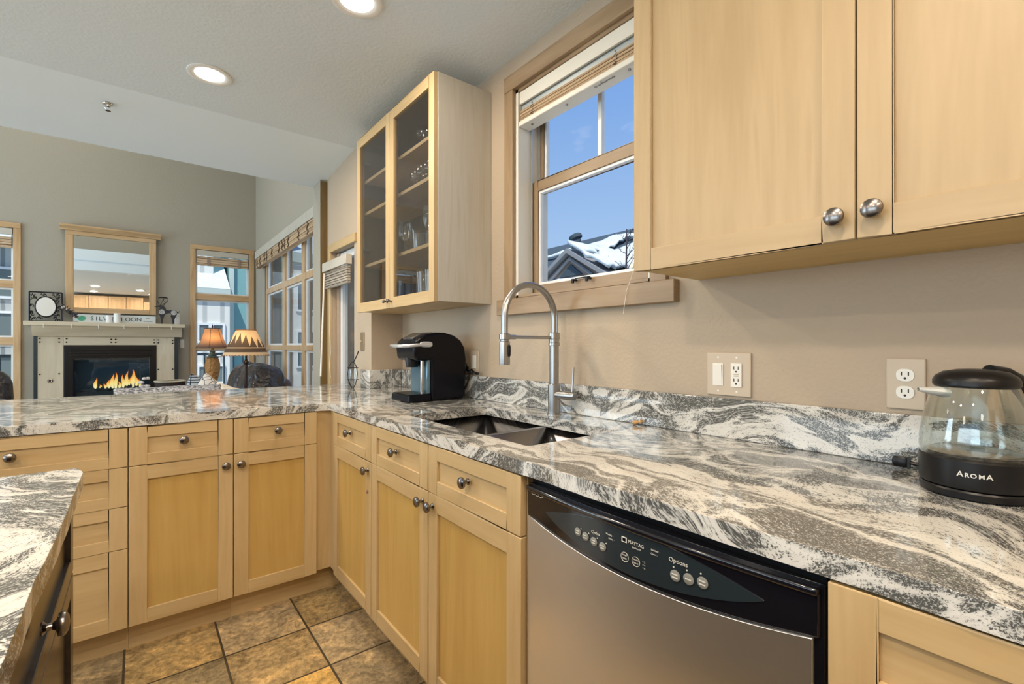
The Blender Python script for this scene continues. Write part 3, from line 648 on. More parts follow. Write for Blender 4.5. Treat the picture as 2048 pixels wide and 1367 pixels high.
def stem_prof(h, r, foot, kind):
    if kind == 'flute': return [(foot, 0), (foot, .002), (.006, .006), (.0035, .012), (.0035, h*.38), (.010, h*.44), (r, h*.62), (r*.97, h*.85), (r*.85, h), (r*.83, h), (r*.93, h*.85), (r*.95, h*.62), (.006, h*.45), (0, h*.44)]
    if kind == 'wine': return [(foot, 0), (foot, .002), (.006, .006), (.0035, .014), (.0035, h*.42), (.012, h*.48), (r*.9, h*.6), (r, h*.72), (r*.8, h), (r*.78, h), (r*.97, h*.72), (r*.85, h*.6), (0, h*.49)]
    return [(r*.8, 0), (r*.82, .003), (r, h), (r*.94, h), (r*.76, .012), (0, .01)]
def drink(kind, label, h, r, pos, grp, foot=.030, cat='glass'):
    m = MB(); m.lathe(stem_prof(h, r, foot, kind), (0, 0, 0), (0, 0, 1), 20); nm = {'flute': 'champagne_flute', 'wine': 'wine_glass', 'tumbler': 'tumbler'}[kind]
    first = None
    for k, (x, y, s_) in enumerate(pos):
        if first is None: o = m.obj(nm, jarg); first = o
        else: o = first.copy(); C.objects.link(o)
        o.location = (x, y, s_); tag(o, label, cat, grp)
gz = UZ0+.018+.0005
s1, s2, s3 = [a+.0185 for a in SH]
drink('flute', 'clear champagne flute on the middle shelf behind the right glass door', .215, .026, [(1.15, 2.02, s1), (1.16, 2.085, s1), (1.22, 2.03, s1), (1.225, 2.10, s1), (1.16, 2.155, s1), (1.23, 2.17, s1)], 'champagne flutes on the middle shelf')
drink('tumbler', 'short clear tumbler at the left end of the middle shelf', .10, .034, [(1.15, 2.24, s1), (1.23, 2.25, s1), (1.19, 2.32, s1)], 'short tumblers on the middle shelf')
drink('wine', 'large clear wine glass standing behind the left glass door', .21, .042, [(1.20, 2.50, s1), (1.27, 2.60, s1)], 'wine glasses behind the left door')
drink('tumbler', 'tall clear glass vase standing on the second shelf from the top', .16, .036, [(1.16, 2.02, s2)], None, cat='vase')
drink('wine', 'small stemmed glass on the second shelf from the top', .11, .030, [(1.15, 2.12, s2), (1.15, 2.20, s2), (1.22, 2.15, s2), (1.22, 2.24, s2), (1.16, 2.29, s2)], 'small stemmed glasses on the second shelf', .026)
drink('wine', 'clear goblet on the top shelf of the glass cabinet', .13, .036, [(1.17, 2.23, s3), (1.24, 2.15, s3)], 'goblets on the top shelf')
drink('tumbler', 'tall clear tumbler on the floor of the glass cabinet', .15, .036, [(1.14, 2.00, gz), (1.14, 2.085, gz), (1.22, 2.03, gz), (1.22, 2.12, gz), (1.14, 2.17, gz), (1.21, 2.22, gz), (1.15, 2.52, gz)], 'tall tumblers on the cabinet floor')

# cabinets on the wall behind the viewer, seen in the mantel mirror
for k, (xa, xb, lb) in enumerate(((-1.36, -.60, 'maple wall cabinet reflected at the left of the mantel mirror'), (-.597, .12, 'maple wall cabinet reflected in the middle of the mantel mirror'), (.123, .62, 'lower set maple wall cabinet reflected at the right of the mantel mirror'))):
    t = thing('wall_cabinet', lb, 'cabinet', ((xa+xb)/2, YB, z(.2))); top = z(1.27) if k < 2 else z(1.16)
    m = MB(); m.box(xa, xb, YB+.001, YB+.31, z(.2), top); m.obj('body', tz, t)
    md = (xa+xb)/2
    for a, b in ((xa, md), (md, xb)): shaker('door', 'Y+', YB+.31, a+.005, b-.005, z(.2), top, t, [rz_, rx, rz_])

# ------------------------------------------------------------ plates on the walls
def screws(m, x, ys, zs):
    for a in ys:
        for b in zs: m.lathe([(.003, 0), (.003, .0006), (0, .0008)], (x, a, b), (-1, 0, 0), 10)
def recept(m, x, y, zz, s=1.0):
    for a in (-.0062, .0062): m.box(x-.0004, x+.0004, y+a-.0011, y+a+.0011, zz-.001, zz+.0075)
    m.lathe([(.0026, 0), (.0026, .0004), (0, .0004)], (x, y, zz-.007), (-1, 0, 0), 12)
P0 = RW-.0005
pl = thing('switch_plate', 'double almond plate with a rocker switch and outlet, right of the faucet', 'switch', (P0, .698, z(-.087)))
m = MB(); m.box(P0-.006, P0, .632, .765, z(-.150), z(-.022)); pp = m.obj('plate', plate_m, pl, .003)
m = MB(); m.box(P0-.008, P0-.006, .713, .745, z(-.120), z(-.054)); m.prism([(P0-.0085, z(-.117)), (P0-.0125, z(-.0575)), (P0-.008, z(-.057)), (P0-.008, z(-.117))], 'y', .7165, .7415); m.obj('rocker', plastic_w, pl, .0006)
m = MB(); m.box(P0-.0095, P0-.006, .657, .689, z(-.122), z(-.053)); re = m.obj('outlet_insert', plastic_w, pl, .001)
m = MB(); recept(m, P0-.0096, .673, z(-.070)); recept(m, P0-.0096, .673, z(-.105)); m.obj('slots', slot_m, re)
m = MB(); m.box(P0-.0106, P0-.0095, .666, .680, z(-.0915), z(-.0885)); m.box(P0-.0106, P0-.0095, .666, .680, z(-.0865), z(-.0835)); m.obj('test_button', plate_m, re)
m = MB(); screws(m, P0-.006, (.673, .729), (z(-.036), z(-.136))); m.obj('screws', plastic_w, pl)
pl = thing('outlet', 'almond plate with two white sockets on the wall beside the glass kettle', 'outlet', (P0, .287, z(-.087)))
m = MB(); m.box(P0-.006, P0, .251, .323, z(-.146), z(-.030)); m.obj('plate', plate_m, pl, .003)
for zz in (z(-.068), z(-.107)):
    m = MB(); q = [(.0165*math.copysign(abs(math.cos(t))**.7, math.cos(t))+.287, zz+.0145*math.copysign(abs(math.sin(t))**.8, math.sin(t))) for t in [2*PI*i/28 for i in range(28)]]
    m.prism(q, 'x', P0-.0085, P0-.006); so = m.obj('socket', plastic_w, pl, .0006)
    m = MB(); recept(m, P0-.0086, .287, zz); m.obj('slots', slot_m, so)
m = MB(); screws(m, P0-.006, (.287,), (z(-.0875),)); m.obj('screws', plate_m, pl)
pl = thing('outlet', 'almond wall plate behind the coffee maker cord', 'outlet', (P0, 2.04, z(-.085)))
m = MB(); m.box(P0-.006, P0, 2.005, 2.077, z(-.145), z(-.028)); m.obj('plate', plate_m, pl, .003)
m = MB(); m.box(P0-.009, P0-.006, 2.025, 2.057, z(-.12), z(-.053)); m.obj('outlet_insert', plastic_w, pl, .001)
pl = thing('light_switch', 'narrow bronze toggle switch plate on the wall beside the glass door', 'switch', (DW_, 3.05, z(.02)))
m = MB(); m.box(DW_-.006, DW_-.0005, 3.01, 3.075, z(-.035), z(.085)); m.obj('plate', pbr('bronze_plate', (.34, .25, .16), .35, .5), pl, .003)
m = MB(); m.box(DW_-.016, DW_-.006, 3.038, 3.047, z(.018), z(.034)); m.obj('toggle', plate_m, pl, .001)

# ------------------------------------------------------------ coffee maker
cm = thing('coffee_maker', 'black pod coffee maker with silver handle on the counter corner', 'coffee maker', (1.17, 2.14, CT))
ya, yb = 2.035, 2.245
def up_(p): return [(x, CT+h) for x, h in p]
side = [(1.118, .001), (1.296, .001), (1.309, .03), (1.316, .12), (1.318, .20), (1.308, .262), (1.285, .298), (1.245, .323), (1.19, .336), (1.14, .336), (1.09, .325), (1.050, .306), (1.028, .285), (1.024, .262), (1.030, .215), (1.042, .200), (1.085, .197), (1.118, .205)]
m = MB(); m.prism(up_(side), 'y', ya, yb); m.obj('housing', black2, cm, .014, 4)
m = MB(); m.prism(up_([(1.10, .035), (1.119, .035), (1.119, .204), (1.10, .204)]), 'y', ya+.018, yb-.018); m.obj('recess_panel', pbr('recess_reflection_blue', (.16, .27, .34), .12, .6), cm, .004)  # blue reflection in the recess put into the metal colour
m = MB(); m.cyl((1.085, ya+.04, CT+.036), (1.085, ya+.04, CT+.2), .008); m.obj('splash_rib', chrome, cm)
m = MB(); m.prism(up_([(.998, .001), (1.118, .001), (1.118, .036), (1.002, .036)]), 'y', ya+.006, yb-.006); dtv = m.obj('drip_tray', black2, cm, .006, 3)
m = MB(); m.box(1.005, 1.112, ya+.014, yb-.014, CT+.0363, CT+.0385); m.obj('drip_grate', blackm, dtv, .001)
m = MB(); m.lathe([(.030, 0), (.034, .03), (.034, .055)], (1.065, (ya+yb)/2, CT+.165), (0, 0, 1), 24); m.obj('brew_head', blackm, cm)
m = MB(); m.tube([(1.100, ya-.004, CT+.276), (1.05, ya-.006, CT+.274), (1.005, ya+.006, CT+.271), (.985, ya+.04, CT+.270), (.978, (ya+yb)/2, CT+.269), (.985, yb-.04, CT+.270), (1.005, yb-.006, CT+.271), (1.05, yb+.006, CT+.274), (1.10, yb+.004, CT+.276)], lambda t: .0085, 12)
m.soft((1.085, ya-.004, CT+.277), (.034, .006, .014), .6, 14); m.obj('handle', pbr('silver_plastic', (.62, .64, .66), .22, .6), cm)
m = MB(); m.prism(up_([(1.045, .300), (1.10, .323), (1.15, .331), (1.15, .338), (1.09, .334), (1.04, .310)]), 'y', ya+.05, yb-.05); m.obj('lid_trim', pbr('lid_dark_chrome', (.2, .21, .22), .2, .8), cm, .002)
m = MB(); m.tube([(1.315, 2.10, CT+.05), (1.338, 2.09, CT+.045), (1.343, 2.06, CT+.09), (1.344, 2.05, CT+.125), (1.340, 2.085, CT+.15), (1.340, 2.12, CT+.175), (1.338, 2.10, CT+.195), (1.338, 2.07, CT+.175), (1.341, 2.06, CT+.14), (1.344, 2.03, CT+.150), (1.346, 2.01, CT+.137), (1.350, 1.98, CT+.130)], .0036, 8)
m.soft((1.345, 2.04, CT+.137), (.008, .014, .009), .6, 10); m.soft((1.347, 1.985, CT+.130), (.007, .016, .007), .6, 10); m.soft((1.340, 2.07, CT+.155), (.008, .016, .010), .6, 10); m.obj('power_cord', blackm, cm)

# wire tealight holder
th_ = thing('candle_holder', 'black wire tealight holder with glass on the counter by the door', 'candle holder', (1.075, 2.98, CT))
hx, hy = 1.072, 2.985
m = MB()
for k in range(4):
    a = k*PI/2+.4; c, s_ = math.cos(a), math.sin(a)
    m.tube([(hx+c*r, hy+s_*r, CT+.0025+h) for r, h in ((.006, 0), (.022, .02), (.036, .055), (.040, .09), (.034, .13), (.014, .158), (.004, .163))], .0022, 6)
for r, h in ((.036, .055), (.034, .13)): m.tube([(hx+r*math.cos(t*PI/12), hy+r*math.sin(t*PI/12), CT+h) for t in range(24)], .0018, 5, closed=True)
m.tube([(hx+.004, hy, CT+.16), (hx+.018, hy-.014, CT+.20), (hx+.03, hy-.022, CT+.236)], .0035, 7); m.obj('wire_frame', iron, th_)
m = MB(); m.lathe([(.022, .02), (.030, .06), (.030, .12), (.028, .12), (.027, .06), (.018, .024)], (hx, hy, CT), (0, 0, 1), 20); m.obj('glass_cup', jarg, th_)

# little tan trinket at the foot of the backsplash
m = MB(); m.lathe([(.006, 0), (.0085, .004), (.0075, .012), (.004, .020), (.0065, .026), (.003, .032), (0, .033)], (0, 0, 0), (0, 0, 1), 14)
m.xf(Matrix.Translation((1.330, 1.012, CT+.0078)) @ Matrix.Rotation(1.35, 4, 'X') @ Matrix.Rotation(.5, 4, 'Y'))
tag(m.obj('wooden_trinket', pbr('tan_wood', (.50, .30, .12), .5)), 'small tan wooden trinket lying on the counter behind the sink', 'trinket')

# ------------------------------------------------------------ glass kettle
kx, ky = 1.214, .153
kt = thing('electric_kettle', 'glass electric kettle with black base and lid on the counter', 'kettle', (kx, ky, CT))
m = MB(); m.lathe([(.072, .001), (.078, .003), (.079, .014), (.077, .017)], (kx, ky, CT), (0, 0, 1), 48); m.obj('power_base', blackm, kt)
m = MB(); m.lathe([(.074, .0175), (.0785, .020), (.0800, .030), (.0800, .068), (.0775, .071), (.074, .071), (.073, .060), (0, .058)], (kx, ky, CT), (0, 0, 1), 64); kb = m.obj('collar', blackm, kt)
m = MB(); m.lathe([(.0775, .0712), (.080, .085), (.0785, .110), (.072, .150), (.062, .186), (.0555, .204), (.0538, .204), (.0603, .186), (.0703, .150), (.0768, .110), (.0783, .085), (.075, .072)], (kx, ky, CT), (0, 0, 1), 64)
kg = m.obj('glass_jug', glass('kettle_glass', (.93, .95, .94), .07), kt)
m = MB(); m.lathe([(0, .0), (.068, 0), (.070, .002), (.066, .004), (0, .004)], (kx, ky, CT+.074), (0, 0, 1), 48); m.obj('heating_plate', pbr('warm_steel', (.55, .50, .44), .22, 1), kt)
m = MB(); q = []
for i in range(7):
    t = i/6; w_ = .020*(1-t)+.004; ext = .050+.040*t
    q.append([(ext, w_*math.cos(a), .006*math.sin(a)-(0 if t > .5 else 0)) for a in [2*PI*j/12 for j in range(12)]])
vs = []; fs = []
dirv = Vector((-.62, .78, 0)).normalized()
for i, ring in enumerate(q):
    t = i/6
    for x, y, h in ring: vs.append(Vector((kx, ky, CT+.186+.004*t))+dirv*x+Vector((-dirv.y, dirv.x, 0))*y+Vector((0, 0, h*(1.8-1.2*t))))
for i in range(6):
    for j in range(12): fs.append((i*12+j, i*12+(j+1) % 12, (i+1)*12+(j+1) % 12, (i+1)*12+j))
m.add(vs, fs, 0, True); m.open = True; m.obj('spout', pbr('milky_plastic', (.75, .78, .78), .2, trans=.4), kt)
m = MB(); m.lathe([(.057, .196), (.0600, .2), (.0600, .208), (.056, .216), (.045, .224), (.025, .2285), (0, .230)], (kx, ky, CT), (0, 0, 1), 48); m.obj('lid', blackm, kt)
hdv = Vector((.784, -.62, 0)).normalized()
def hp(r, h): return Vector((kx, ky, CT+h))+hdv*r
m = MB(); pr = [hp(.025, .221), hp(.055, .217), hp(.078, .205), hp(.098, .180), hp(.118, .145), hp(.126, .105), hp(.112, .068), hp(.080, .048)]
m.tube(pr, lambda t: .016-.003*t, 12); m.obj('handle', blackm, kt)
m = MB()
for k in range(9):
    a = 3.95+.12*0; r = .0775-.0022*(k*.6); h = .095+.009*k; w_ = .010 if k % 3 else .018
    pts = [(kx+(.0790-.00018*(k*9)**1.12)*math.cos(a+t), ky+(.0790-.00018*(k*9)**1.12)*math.sin(a+t), CT+h) for t in [w_*10*i/5 for i in range(3)]]
    m.tube(pts, .0004, 4)
m.obj('level_marks', blackm, kg)
tv = Vector((-kx, -ky, 0)).normalized(); rv = Vector((-tv.y, tv.x, 0))
lp = Vector((kx, ky, CT+.046))+tv*.0803
wordM = face_M(lp, rv, (0, 0, 1))
for ch, off, sz in (('A', -.0195, .0130), ('R', -.0105, .0105), ('O', -.0020, .0105), ('M', .0082, .0105), ('A', .0180, .0125)):
    t = off/.0803; d = tv*math.cos(t)+rv*math.sin(t); rr_ = -tv*math.sin(t)+rv*math.cos(t)
    text('brand_letter', ch, sz, face_M(Vector((kx, ky, CT+.046+(.0008 if sz > .0106 else 0)))+d*.0801, rr_, (0, 0, 1)), lab, kt, .0003, font_w=.0002)
m = MB(); m.tube([(1.290, .200, CT+.010), (1.320, .235, CT+.012), (1.325, .262, CT+.015), (1.322, .282, CT+.018)], .0042, 8)
m.soft((1.320, .285, CT+.017), (.008, .015, .012), .5, 12); m.box(1.313, 1.327, .268, .272, CT+.004, CT+.030); m.obj('cord', blackm, kt)

# ------------------------------------------------------------ recessed lights, sprinkler
lens_m = pbr('lamp_lens', (1, 1, 1), .5, emit=((1, .93, .82), 14)); ring_m = pbr('lamp_trim', (.86, .86, .84), .4)
def can(x, y, label, power, cz=CZ, tiltz=0):
    t = thing('recessed_light', label, 'ceiling light', (x, y, cz), None)
    m = MB(); m.lathe([(.096, 0), (.096, -.004), (.088, -.007), (.070, -.004), (.064, -.0008)], (x, y, cz-.0005), (0, 0, 1), 40); m.open = True; m.obj('trim_ring', ring_m, t)
    m = MB(); m.lathe([(.064, 0), (.064, -.0015), (0, -.0015)], (x, y, cz-.0008), (0, 0, 1), 40); m.obj('lens', lens_m, t)
    ld = bpy.data.lights.new('can_light', 'AREA'); ld.shape = 'DISK'; ld.size = .13; ld.energy = power; ld.color = (1, .82, .62); ld.spread = PI
    lo = bpy.data.objects.new('lamp', ld); C.objects.link(lo); lo.parent = t; lo.location = (0, 0, -.012)
    return t
CP = 14.5
can(.280, 2.765, 'recessed ceiling light over the peninsula', CP)
can(.668, 1.815, 'recessed ceiling light at the top edge, over the sink run', CP*.6)
for k, (x, y) in enumerate(((.05, .05), (-.75, .55), (.30, -.95), (-.85, -.85), (-1.9, 1.7), (-1.9, 0), (-1.2, 2.7))):  # out of view lamps added to brighten the kitchen
    can(x, y, 'added recessed fill light behind the viewer, number %s from the window wall' % ('one two three four five six seven'.split()[k]), CP)
for k, (x, y) in enumerate(((-.9, 5.2), (-2.4, 5.2), (.4, 4.9), (-.9, 6.4))):  # unseen lamps added to brighten the living room
    can(x, y, 'added recessed fill light high in the living room ceiling, %s' % ('one two three four'.split()[k]), 8, 4.6)
def globe(x, y, zc_, w_, r, label, ztop):  # globes added out of view as fill light
    t = thing('fill_pendant', label, 'added fill light', (x, y, ztop))
    m = MB(); m.lathe([(.06, -.001), (.06, -.02), (.02, -.035), (0, -.035)], (x, y, ztop), (0, 0, 1), 20); m.cyl((x, y, zc_+r*.9), (x, y, ztop-.03), .006, n=8); m.obj('stem', nickel, t)
    m = MB(); m.soft((x, y, zc_), (r, r, r), 1, 24); m.obj('globe', globe_m, t)
    ld = bpy.data.lights.new('fill_globe_light', 'POINT'); ld.energy = w_; ld.color = (1, .93, .84); ld.shadow_soft_size = r*1.02
    o = bpy.data.objects.new('bulb', ld); C.objects.link(o); o.parent = t; o.location = (0, 0, zc_-ztop)
globe_m = pbr('fill_globe_glow', (.9, .9, .9), .3, emit=((1, .93, .84), 3))
globe(-2.1, 1.1, 1.95, 30, .14, 'added fill light globe over the dining side, outside the picture to the left', CZ)
globe(-1.75, -1.0, 2.05, 22, .12, 'added fill light globe behind the viewer to the left', CZ)
globe(-2.3, 5.4, 2.9, 22, .16, 'added fill light globe in the tall living room, outside the picture to the left', 4.6)
sp = thing('sprinkler_head', 'small chrome fire sprinkler head under the sloping ceiling strip', 'sprinkler', (-.127, 3.40, z(1.321)))
zz = z(1.319)
m = MB(); m.lathe([(.024, 0), (.022, -.004), (.010, -.006), (.008, -.014)], (-.127, 3.40, zz), (0, 0, 1), 20); m.open = True
m.tube([(-.135, 3.40, zz-.012), (-.139, 3.40, zz-.022), (-.131, 3.40, zz-.034)], .002, 6); m.tube([(-.119, 3.40, zz-.012), (-.115, 3.40, zz-.022), (-.123, 3.40, zz-.034)], .002, 6)
m.lathe([(0, 0), (.013, -.001), (.013, -.003), (0, -.003)], (-.127, 3.40, zz-.034), (0, 0, 1), 14); m.obj('sprinkler_body', chrome, sp)

# ------------------------------------------------------------ glass door, its blind
d1 = thing('door_1', None, None, (DW_, 3.43, 0)); struct(d1)
m = MB(); m.box(DW_-.016, DW_-.0005, 3.665, 3.715, 0, z(.755)); m.box(DW_-.016, DW_-.0005, 3.15, 3.198, z(.0), z(.755)) if False else None; m.obj('casing', wz, d1, .002)
m = MB(); m.box(DW_-.018, DW_-.0005, 3.15, 3.715, z(.700), z(.760)); m.obj('casing', wy, d1, .002)
m = MB(); m.box(DW_+.03, DW_+.10, 3.600, 3.662, .02, z(.69)); m.obj('door_jamb', wood('door_brown', 'z', (.33, .24, .17), (.42, .31, .22), (.5, .38, .28)), d1)
m = MB()
for a in ((3.205, 3.235, .02, z(.69)), (3.555, 3.598, .02, z(.69)), (3.235, 3.555, .02, .12), (3.235, 3.555, z(.64), z(.69))): m.box(DW_+.04, DW_+.08, *a)
m.obj('door_frame', vinyl, d1, .002)
m = MB(); m.box(DW_+.058, DW_+.062, 3.235, 3.555, .12, z(.64)); m.obj('pane', paneg, d1)
m = MB(); m.lathe([(.01, 0), (.013, .01), (.012, .02), (0, .024)], (DW_+.04, 3.22, z(.36)), (-1, 0, 0), 14); m.obj('lock_knob', vinyl, d1)
bd = thing('valance_blind', 'short woven wood blind with cream valance over the glass door', 'blind', (DW_-.03, 3.45, z(.6)))
m = MB(); m.box(1.098, 1.112, 3.19, 3.71, z(.552), z(.618)); m.box(1.112, DW_-.019, 3.19, 3.202, z(.552), z(.618)); m.box(1.112, DW_-.019, 3.698, 3.71, z(.552), z(.618)); m.obj('valance', py, bd, .002)
m = MB()
for k in range(7): m.box(1.114-.002*(k % 2), 1.139, 3.21, 3.69, z(.425+.018*k), z(.440+.018*k))
m.obj('folds', woven('grey_woven', (.12, .10, .08), (.46, .41, .34), 'y'), bd, .002)
m = MB(); m.cyl((1.10, 3.66, z(.54)), (1.085, 3.70, z(-.235)), .006, .007, n=10); m.obj('wand', plastic_w, bd)
m = MB(); m.tube([(1.125, 3.60, z(.45)), (1.123, 3.602, z(.1)), (1.128, 3.605, z(-.05)), (1.120, 3.60, z(-.15)), (1.126, 3.60, z(-.24))], .0022, 6); m.obj('cord', plastic_w, bd)

# ------------------------------------------------------------ living room windows
def win_x(name, x, ys, zs, fr, d=.09):
    """grid window in a wall perpendicular to x: ys, zs are lists of (lo, hi) panes"""
    t = thing(name, None, None, (x, (ys[0][0]+ys[-1][1])/2, zs[0][0])); struct(t)
    ya, yb, za, zb = ys[0][0]-fr, ys[-1][1]+fr, zs[0][0]-fr, zs[-1][1]+fr
    m = MB(); panel_x(m, x+.01, x+d, ya, yb, za, zb, [(a, b, c, e) for a, b in ys for c, e in zs]); m.obj('window_frame', rz_, t, .003)
    for a, b in ys:
        for c, e in zs:
            m = MB(); panel_x(m, x+.03, x+.06, a+.0005, b-.0005, c+.0005, e-.0005, [(a+.02, b-.02, c+.02, e-.02)]); s_ = m.obj('sash', vinyl, t)
            m = MB(); m.box(x+.044, x+.047, a+.02, b-.02, c+.02, e-.02); m.obj('pane', paneg, s_)
    return t
Z2 = (z(-.70), z(-.055)); Z3 = (z(.0), z(.655)); Z4 = (z(.725), z(1.17))
w2 = win_x('window_2', LW, [(4.20, 4.99), (5.09, 5.78), (5.90, 6.74)], [Z2, Z3, Z4], .045)
def win_y(name, xa, xb, y, za, zb, rails, lb):
    t = thing(name, None, None, ((xa+xb)/2, y, za)); struct(t); c = .058
    m = MB(); m.box(xa-c, xa, y-.022, y-.0005, za-c, zb); m.box(xb, xb+c, y-.022, y-.0005, za-c, zb); m.obj('casing', rz_, t, .002)
    m = MB(); m.box(xa-c, xb+c, y-.024, y-.0005, zb, zb+c); m.box(xa, xb, y-.022, y-.0005, za-c, za); m.obj('casing', rx, t, .002)
    rails = sorted(rails); zs = [za]+[r for rr in rails for r in rr]+[zb]
    m = MB()
    for a, b in rails: m.box(xa, xb, y-.01, y+.06, a, b)
    m.obj('rail', rx, t, .002)
    for i in range(0, len(zs), 2):
        m = MB(); panel_y(m, y+.03, y+.06, xa+.0005, xb-.0005, zs[i]+.0005, zs[i+1]-.0005, [(xa+.022, xb-.022, zs[i]+.02, zs[i+1]-.02)]); s_ = m.obj('sash', vinyl, t)
        m = MB(); m.box(xa+.022, xb-.022, y+.044, y+.047, zs[i]+.02, zs[i+1]-.02); m.obj('pane', paneg, s_)
    return t
rl_ = [(z(.60), z(.68)), (z(-.06), z(.02))]
win_y('window_3', .592, 1.210, FAR, z(-.80), z(1.255), [(z(.60), z(.675)), (z(-.06), z(.0))], 'r')
win_y('window_4', -1.68, -1.059, FAR, z(-.80), z(1.273), [(z(.625), z(.70)), (z(.005), z(.085))], 'l')
def blind_y(xa, xb, za, zb, label):
    t = thing('roman_blind', label, 'blind', ((xa+xb)/2, FAR-.0, zb))
    m = MB(); m.box(xa, xb, FAR-.016, FAR+.012, zb-.07, zb); m.obj('header_board', px, t, .002)
    m = MB(); n = int((zb-.07-za)/.03)
    for k in range(n): m.box(xa+.004, xb-.004, FAR-.012-.004*(k % 2), FAR+.01, za+.03*k, za+.03*k+.028)
    m.obj('folds', bamboo_x, t, .003)
    m = MB()
    for a in (xa+.12, xb-.13): m.box(a, a+.035, FAR-.0185, FAR-.0165, za+.002, zb-.08)
    m.obj('tape', pbr('brown_tape', (.30, .22, .17), .8), t)
blind_y(.600, 1.202, z(1.050), z(1.250), 'woven wood blind at the top of the right fireplace wall window')
blind_y(-1.672, -1.067, z(1.055), z(1.268), 'woven wood blind at the top of the window left of the fireplace')
bw = thing('long_blind', 'long woven wood blind with cream valance over the tall side windows', 'blind', (LW-.06, 5.5, z(1.2)))
m = MB(); m.box(LW-.095, LW-.075, 4.0, 6.93, z(1.12), z(1.215)); m.box(LW-.075, LW-.001, 6.91, 6.93, z(1.12), z(1.215)); m.obj('valance', px, bw, .003)
m = MB()
for k in range(5): m.box(LW-.088+.003*(k % 2), LW-.03, 4.0, 6.90, z(1.0+.024*k), z(1.022+.024*k))
m.obj('folds', bamboo_y, bw, .003)
m = MB()
for y in (6.8, 6.62, 6.35, 6.22, 5.95, 5.6, 5.45, 5.35, 5.2, 4.8, 4.5):
    m.tube([(LW-.092, y+.03*math.sin(k*2.1+y*9), z(1.005+.022*k)) for k in range(6)], .006, 5)
m.obj('cord_tangle', pbr('cord_brown', (.16, .11, .08), .8), bw)

# ------------------------------------------------------------ fireplace
fp = thing('fireplace', 'gas fireplace with pale wood surround, mantel shelf and dark steel edges', 'fireplace', (-.24, 7.3, 0))
ash = lambda ax: wood('ash_'+ax, ax, (.52, .45, .33), (.60, .53, .40), (.68, .61, .48), k=.6)
az_, ax_ = ash('z'), ash('x'); FY = 7.30
zo = z(.0); xa, xb = -.654, .182
m = MB(); m.box(-.862, xa, FY, FAR-.001, 0, z(.100)); m.obj('surround_leg', az_, fp, .002)
m = MB(); m.box(xb, .363, FY, FAR-.001, 0, z(.100)); m.obj('surround_leg', az_, fp, .002)
m = MB(); m.box(xa+.001, xb-.001, FY, FAR-.001, zo, z(.100)); m.obj('surround_header', ax_, fp, .002)
edge_m = pbr('blued_steel', (.05, .065, .08), .35, .8)
for a, b in ((-.893, -.863), (.364, .404)): m = MB(); m.box(a, b, FY-.002, FAR-.001, 0, z(.100)); m.obj('steel_edge', edge_m, fp)
m = MB(); m.prism([(FAR-.001, z(.101)), (7.27, z(.101)), (7.26, z(.122)), (7.20, z(.215)), (7.20, z(.216)), (FAR-.001, z(.216))], 'x', -.90, .435); m.obj('mantel_frieze', ax_, fp, .003)
m = MB(); m.box(-.955, .465, 7.165, FAR-.001, z(.2165), z(.262)); m.obj('mantel_shelf', ax_, fp, .004)
for k in range(6): 
    x = -.80+.225*k; m = MB(); m.tube([(x, 7.163, z(.235)), (x, 7.155, z(.212)), (x, 7.160, z(.195)), (x, 7.155, z(.19))], .003, 6); m.obj('stocking_hook', plastic_w, fp)
for x, zz in [(-.845, .075), (-.845, .035), (-.69, .075), (-.69, .035), (-.63, .075), (-.63, .035), (-.245, .07), (-.245, .035), (-.205, .07), (-.205, .035), (.16, .065), (.16, .03), (.20, .065), (.20, .03), (.345, .06), (.345, .025), (-.845, -.32), (-.69, -.32), (.20, -.30), (.345, -.30)]:
    m = MB(); m.lathe([(.0085, 0), (.007, .005), (0, .007)], (x, FY, z(zz)), (0, -1, 0), 10); m.obj('bolt', iron, fp)
m = MB(); m.lathe([(.026, 0), (.024, .005), (.012, .006), (.010, .002), (0, .002)], (-.762, FY, z(-.395)), (0, -1, 0), 20); m.obj('gas_key_plate', chrome, fp)
m = MB(); panel_y(m, FY-.008, FY+.03, xa+.002, xb-.002, z(-.85), zo-.002, [(-.571, .109, z(-.80), z(-.150))]); m.obj('firebox_frame', blackm, fp, .004)
for k in range(3): m = MB(); m.box(-.60, .135, FY-.016, FY+.0, z(-.128+.032*k), z(-.108+.032*k)); m.obj('louver', blackm, fp, .004)
fbm = pbr('firebox_slate', (.020, .045, .065), .5)
m = MB(); m.box(-.60, .14, FY+.094, FY+.098, z(-.84), z(-.14)); m.box(-.60, -.58, FY+.032, FY+.094, z(-.84), z(-.14)); m.box(.12, .14, FY+.032, FY+.094, z(-.84), z(-.14)); m.obj('firebox', fbm, fp)
m = MB(); m.box(-.571, .109, FY+.006, FY+.009, z(-.80), z(-.150)); m.obj('fire_glass', glass('fire_glass', (.75, .85, .92), .05), fp)
barkm = pbr('charred_bark', (.09, .075, .065), .9, bump=(60, 1, .01))
for k in range(9):
    x = -.44+.085*k+random.uniform(-.02, .02); h = -.52+random.uniform(-.02, .03)
    m = MB(); m.soft((x, FY+.058, z(h)), (.085, .022, .024), .7, 12, 0, .5, k, Matrix.Rotation(random.uniform(-.5, .5), 3, 'Y')); m.obj('log', barkm, fp)
m = MB(); m.box(-.55, .09, FY+.035, FY+.09, z(-.80), z(-.54)); m.obj('ember_bed', barkm, fp)
